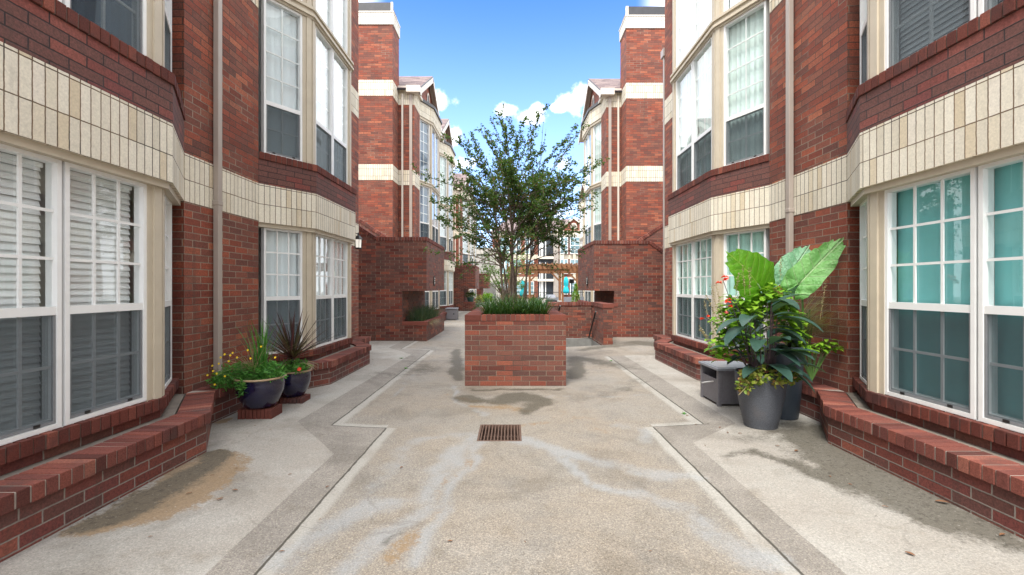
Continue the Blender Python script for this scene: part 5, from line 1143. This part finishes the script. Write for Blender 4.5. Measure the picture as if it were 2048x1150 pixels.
r = thing('barbecue_grill', (1.98, 23.5, 0), 'black covered barbecue grill on the plaza behind the lilyturf', 'grill'); mb = MB(); mb.prism([(1.72, 23.2), (2.30, 23.2), (2.30, 23.8), (1.72, 23.8)], .25, .85, M['black']); mb.build('cabinet', r, bevel=.01)
mb = MB(); mb.prism([(1.78, 23.22), (2.24, 23.22), (2.24, 23.78), (1.78, 23.78)], .85, [1.0, 1.0, 1.14, 1.14], M['plastic_lid']); mb.build('lid', r, bevel=.02); mb = MB(); mb.bar((1.84, 23.17, .95), (2.18, 23.17, .95), .02, .02, M['silver']); mb.build('handle', r)
for (x, y) in ((1.75, 23.25), (2.27, 23.25), (1.75, 23.75), (2.27, 23.75)): mb = MB(); mb.tube([(x, y, 0), (x, y, .25)], .025, M['black'], 8); mb.build('leg', r)
mb = MB(); mb.box(1.5, 1.71, 23.25, 23.7, .78, .82, M['silver']); mb.box(2.31, 2.54, 23.25, 23.7, .78, .82, M['silver']); mb.build('side_shelf', r)
def chair(x, y, a, label):
    r = thing('patio_chair', (x, y, 0), label, 'chair'); t = Vector((cos(a), sin(a))); n = Vector((-sin(a), cos(a))); o = (x, y)
    mb = MB(); mb.obox(o, t, n, -.27, .27, -.25, .25, .40, .44, M['black']); mb.build('seat', r); mb = MB(); mb.obox(o, t, n, -.27, .27, .25, .29, .44, .98, M['plastic_lid']); mb.build('backrest', r)
    for i in (-.25, .25):
        for j in (-.23, .26): mb = MB(); q = Vector(o) + t * i + n * j; mb.tube([(q.x, q.y, 0), (q.x, q.y, .62)], .014, M['black'], 6); mb.build('leg', r)
        mb = MB(); mb.obox(o, t, n, i - .02, i + .02, -.25, .25, .62, .645, M['black']); mb.build('armrest', r)
chair(3.25, 25.2, .5, 'dark metal patio chair under the turquoise umbrella of the pergola'); chair(3.9, 25.4, -.6, 'dark metal patio chair beside the green conical shrub'); chair(2.45, 25.0, 2.5, 'dark metal patio chair next to the barbecue grill')
def shrub(name, label, c, R, H, n, L, W, m, cone=True, cat='shrub'):
    r = thing(name, c, label, cat); mb = MB(); c = Vector(c)
    for i in range(n):
        t = random.random() ** (1.3 if cone else 1); az = random.uniform(0, 2 * pi); rr = R * (1 - t) ** .75 if cone else R * sin(pi * (t * .85 + .12)) ** .6; q = random.uniform(.55, 1.08); rr *= q
        p = c + Vector((cos(az) * rr, sin(az) * rr, .05 + t * H)); smallleaf(mb, p, L * random.uniform(.7, 1.2), W * random.uniform(.7, 1.2), M[m])
    mb.build('foliage', r); mb = MB(); mb.tube([c, c + Vector((0, 0, H * .8))], [.03, .01], M['bark'], 6); mb.build('trunk', r)
shrub('conical_shrub', 'bright green conical shrub beside the brick entry wall with plaque', (2.72, 19.4, 0), .34, 1.62, 2600, .06, .03, 'leaf_conifer')
for (x, y, R, H, lb) in ((1.0, 21, .4, .95, 'tall light green shrub next to the barbecue grill'), (.45, 18, .5, .8, 'low leafy shrub directly behind the lilyturf planter'), (1.55, 17.5, .4, .72, 'low leafy shrub just behind the short brick pier'), (2.1, 17, .35, .62, 'small rounded shrub below the pergola post'), (.2, 24, .6, .9, 'rounded shrub seen between the tree stems'), (-.35, 26, .5, .8, 'rounded shrub at the foot of the plaza tree')):
    shrub('garden_shrub', lb, (x, y, 0), R, H, 700, .10, .05, 'leaf_far', False)
mb = MB()
for i in range(420):
    cx, cy = random.uniform(1.1, 4.2), random.uniform(15.2, 16.4); blade(mb, (cx, cy, 0), random.uniform(0, 6.28), random.uniform(.05, .5), random.uniform(.7, 1.2), .010, M['leaf_dry'] if i % 2 else M['leaf_green'], random.uniform(.5, 1.3))
mb.top('ornamental_grass', (2.6, 15.8, 0), 'wispy ornamental grass clump growing behind the low brick wall', 'plant')
# tree in the plaza
random.seed(14)
r = thing('plaza_tree', (-.35, 22.5, 0), 'lighter green tree standing in the plaza behind the planter tree', 'tree'); mb = MB(); b = Vector((-.35, 22.5, 0)); ml = MB()
for i in range(26):
    az = random.uniform(0, 6.28); rr = random.uniform(.4, 1.25); e = b + Vector((cos(az) * rr, sin(az) * rr, random.uniform(1.5, 3.3))); mb.tube([b, b + Vector((cos(az) * .12, sin(az) * .12, 1.1)), e], [.05, .03, .008], M['bark'], 6)
    for j in range(130): v = rdir(); smallleaf(ml, e + v * random.random() * .42, .08, .045, M['leaf_far'])
mb.build('trunk', r); ml.build('crown', r)
# ------------------------------------------------------------------ far building across the plaza
def far_window(parent, x0, x1, z0, z1, Y, cols, rows, dark=.5):
    mb = MB(); W_ = M['white']; mb.box(x0, x1, Y - .05, Y - .012, z0, z0 + .08, W_); mb.box(x0, x1, Y - .05, Y - .012, z1 - .08, z1, W_); mb.box(x0, x0 + .08, Y - .05, Y - .012, z0 + .08, z1 - .08, W_); mb.box(x1 - .08, x1, Y - .05, Y - .012, z0 + .08, z1 - .08, W_)
    for c in range(1, cols): x = x0 + (x1 - x0) * c / cols; w_ = .05 if c * 2 == cols else .025; mb.box(x - w_, x + w_, Y - .045, Y - .012, z0 + .08, z1 - .08, W_)
    for q in range(1, rows): z = z0 + (z1 - z0) * q / rows; mb.box(x0 + .08, x1 - .08, Y - .040, Y - .012, z - .025, z + .025, W_)
    w_ = mb.build('window', parent); mb = MB(); mb.face([(x0, Y - .02, z0), (x1, Y - .02, z0), (x1, Y - .02, z1), (x0, Y - .02, z1)], M['farglass']); mb.build('pane', w_)
M['farglass'] = simple('far_window_glass', (.16, .26, .30), .12, .4, .5)
FY = 60.0; r = thing('far_apartment_building', (4, FY, 0), 'red brick apartment building with gable and balconies across the plaza', 'apartment building')
mb = MB()
for (z0, z1, m, o) in ((0, 2.41, 'brick', 0), (2.41, 2.915, 'tile', .01), (2.915, 5.28, 'brick', 0), (5.28, 5.83, 'tile', .01), (5.83, 8.24, 'brick', 0), (8.24, 8.8, 'tile', .01)):
    mb.box(-2.6, 14, FY - o, FY + 9, z0, z1, M[m]); 
mb.build('wall', r)
mb = MB(); mb.box(6.25, 6.8, FY - .3, FY - .02, 0, 8.2, M['fascia']); mb.box(8.0, 8.35, FY - .3, FY - .02, 0, 8.2, M['tan']); mb.box(5.9, 10.6, FY - .35, FY - .02, 8.21, 8.95, M['tile']); mb.build('bay_trim', r)
for z0, z1 in ((5.9, 8.15), (3.3, 5.2), (.6, 2.3)):
    for (a, b, c) in ((6.3, 7.35, 2), (7.6, 10.2, 4), (-1.6, -.3, 2), (-.1, 1.2, 2), (1.7, 2.9, 2)): far_window(r, a, b, z0, z1, FY - .3 if a > 6 else FY - .02, c, 4 if z0 > 5 else 3)
mb = MB(); mb.box(3.4, 5.35, FY - .9, FY - .03, 0, 8.2, M['dark_glass']); mb.build('balcony_recess', r)
mb = MB(); mb.box(5.36, 6.0, FY - 1.2, FY - .03, 0, 8.2, M['siding']); mb.build('siding_pier', r)
for z in (2.3, 5.2): 
    mb = MB(); mb.box(3.3, 5.35, FY - 1.5, FY - .9, z, z + .3, M['fascia']); 
    mb.box(3.3, 5.35, FY - 1.5, FY - 1.44, z + 1.25, z + 1.32, M['black'])
    for i in range(17): mb.box(3.35 + i * .12, 3.38 + i * .12, FY - 1.49, FY - 1.46, z + .3, z + 1.25, M['black'])
    mb.build('balcony', r)
for z in (2.6, 0.2, 5.5):
    mb = MB(); mb.box(3.55, 3.68, FY - .95, FY - .91, z, z + 2.2, M['white']); mb.box(4.3, 4.42, FY - .95, FY - .91, z, z + 2.2, M['white']); mb.box(3.75, 4.05, FY - .96, FY - .92, z, z + 2.1, M['blind']); mb.build('balcony_door', r)
mb = MB(); gx0, gx1, gxc = 5.8, 10.4, 8.1; mb.face([(gx0, FY - .30, 8.95), (gx1, FY - .30, 8.95), (gxc, FY - .30, 10.55)], M['brick'], [(gx0, 0), (gx1, 0), (gxc, 1.6)]); mb.build('gable_wall', r)
for s_ in (-1, 1):
    mb = MB(); a = (gxc + s_ * 2.55, 8.78); b = (gxc, 10.62); mb.face([(a[0], FY - .5, a[1]), (b[0], FY - .5, b[1]), (b[0], FY + 5, b[1]), (a[0], FY + 5, a[1])], M['shingle'], [(0, 0), (0, 3), (5.5, 3), (5.5, 0)]); mb.bar((a[0], FY - .5, a[1] - .06), (b[0], FY - .5, b[1] - .06), .06, .16, M['fascia']); mb.build('gable_roof', r)
mb = MB(); mb.tube([(gxc, FY - .31, 9.55), (gxc, FY - .38, 9.55)], [.42, .42], M['fascia'], 24); mb.build('round_vent', r); mb = MB(); mb.tube([(gxc, FY - .385, 9.55), (gxc, FY - .39, 9.55)], [.32, .32], M['siding'], 24); mb.build('vent_louvre', r)
mb = MB(); mb.face([(-2.9, FY - .4, 8.8), (14.2, FY - .4, 8.8), (12, FY + 4.5, 11.2), (-.6, FY + 4.5, 11.2)], M['shingle'], [(0, 0), (17, 0), (15, 5.5), (2, 5.5)]); mb.face([(-2.9, FY - .4, 8.8), (-.6, FY + 4.5, 11.2), (-2.9, FY + 9.4, 8.8)], M['shingle'], [(0, 0), (5, 5), (10, 0)]); mb.build('roof', r)
# grey concrete stair tower at the left of the plaza
r = thing('concrete_stair_tower', (-2.4, 50, 0), 'pale grey concrete stair tower with open floors at the far end of the walkway', 'stair tower')
CY_ = 50.0; mb = MB(); mb.box(-1.75, -1.3, CY_, CY_ + .5, 0, 5.9, M['concrete_l']) if M.setdefault('concrete_l', simple('pale_concrete', (.40, .385, .35), .9, 2, .1)) else 0; mb.build('column', r)
for z0, z1 in ((2.0, 3.1), (3.25, 5.0), (5.2, 5.9)): mb = MB(); mb.box(-4.6, -1.76, CY_ + .1, CY_ + .4, z0, z1, M['concrete_l'] if z0 != 3.25 else M['concrete']); mb.build('floor_beam', r)
mb = MB(); mb.box(-4.6, -1.4, CY_ + 2.5, CY_ + 2.8, 0, 5.9, M['concrete']); mb.box(-4.6, -1.8, CY_ + .4, CY_ + 2.5, 5.6, 5.9, M['concrete']); mb.build('back_wall', r)
# closing hedge at the far right and far left so the plaza does not end in nothing
random.seed(2)
for (x, y, R, H, lb) in ((-3.4, 64, 2.4, 6, 'big leafy tree beyond the stair tower'), (-8, 80, 4, 9, 'tall tree far behind the row of chimney townhouses'), (13.5, 75, 4, 8, 'tall tree far behind the cedar pergola')):
    shrub('background_tree', lb, (x, y, 0), R, H, 2600, .45, .28, 'leaf_far', False, 'tree')
mid_house('brick_townhouse', 'red brick townhouse at the edge of the plaza beyond the cedar pergola', 1, 6.2, 36.0, (1, 0), chim=False, front=5.8, cov=[['vanes', 'vanes', 'vanes'], None])
# ------------------------------------------------------------------ fallen leaves
random.seed(77)
M['dead'] = simple('dead_leaf', (.16, .075, .035), .7, 60, .4)
first = None
for (px, py, s) in [(148, 977, 1), (232, 1003, 1), (378, 988, 1), (300, 1075, .7), (440, 1000, 1.2), (470, 982, 1.2), (473, 938, .7), (803, 936, 1), (900, 1084, .9), (655, 975, 1), (580, 950, .8), (563, 1105, 1.0), (510, 752 + 100, .8), (541, 860, .7), (1555, 893, 1.1), (1593, 903, 1.4), (1480, 868, 1), (1455, 866, 1), (1440, 856, 1.1), (1375, 832, 1.2), (1392, 850, 1), (1885, 1007, 2.2), (2005, 1072, 1.6), (1770, 1015, 1), (1700, 970, .8), (1660, 954, .7), (1192, 902, .8), (1301, 1104, .5), (1410, 892, .7), (1484, 831, 1), (1200, 737, 1), (745, 720, 1.2), (1145, 845, .7), (1232, 842, .6), (425, 952, .8), (640, 1040, .6), (1050, 1085, .6), (1820, 1110, 1.3)]:
    x, y = G(px, py); z = gz(x) + .004
    if first is None:
        mb = MB(); k = mb.mat(M['dead']); L = .035
        for i in range(6):
            t = i / 5; w_ = max(.002, .011 * sin(pi * (t * .9 + .05))); zc = .004 * sin(pi * t) + .003
            mb.v += [(L * (t - .5) * 1.6, -w_, zc + .003), (L * (t - .5) * 1.6, 0, zc), (L * (t - .5) * 1.6, w_, zc + .004)]
        for i in range(5):
            for q in (0, 1): a = i * 3 + q; mb.f.append((a, a + 1, a + 4, a + 3)); mb.uv.append([(0, 0)] * 4); mb.mi.append(k)
        o = mb.top('fallen_leaf', (0, 0, 0), 'small dry brown leaf lying on the concrete paving', 'leaf', 'dry leaves scattered on the paving'); first = o
    else: o = first.copy(); COL.objects.link(o)
    o.location = (x, y, z); o.rotation_euler = (0, 0, random.uniform(0, 6.28)); s *= .62; o.scale = (s, s * random.uniform(.8, 1.3), s)

# ------------------------------------------------------------------ weeds in the joints
random.seed(19)
for (px, py, h, lb) in ((803, 717, .05, 'tiny green weed growing on the pale concrete beside the brick bench'), (945, 738, .04, 'small weed sprouting in the paving near the planter wall'), (812, 737, .05, 'small weed growing in the paving joint beside the walkway'), (1222, 722, .04, 'small weed at the start of the zigzag paving joint'), (1368, 828, .035, 'small weed in the zigzag joint beside the hose box')):
    x, y = G(px, py); mb = MB()
    for i in range(22): az = random.uniform(0, 6.28); leaf(mb, (x, y, gz(x)), (cos(az), sin(az), random.uniform(.3, 1.4)), (0, 0, 1), h * random.uniform(.6, 1.3), h * .3, M['leaf_green'], .8, .2, 3)
    mb.top('weed', (x, y, gz(x)), lb, 'weed')
for names, off in ((('larger glossy', 'row of worn', 'bushy green plant with small yellow', 'upright green grass blades'), (-.03, -.18, 0)), (('smaller cobalt', 'low row of ribbed', 'dark purple spiky', 'low ferny green'), (-.06, -.20, 0))):
    for o in list(bpy.data.objects):
        if o.parent is None and any(str(o.get('label', '')).startswith(q) for q in names): o.location = Vector(o.location) + Vector(off)
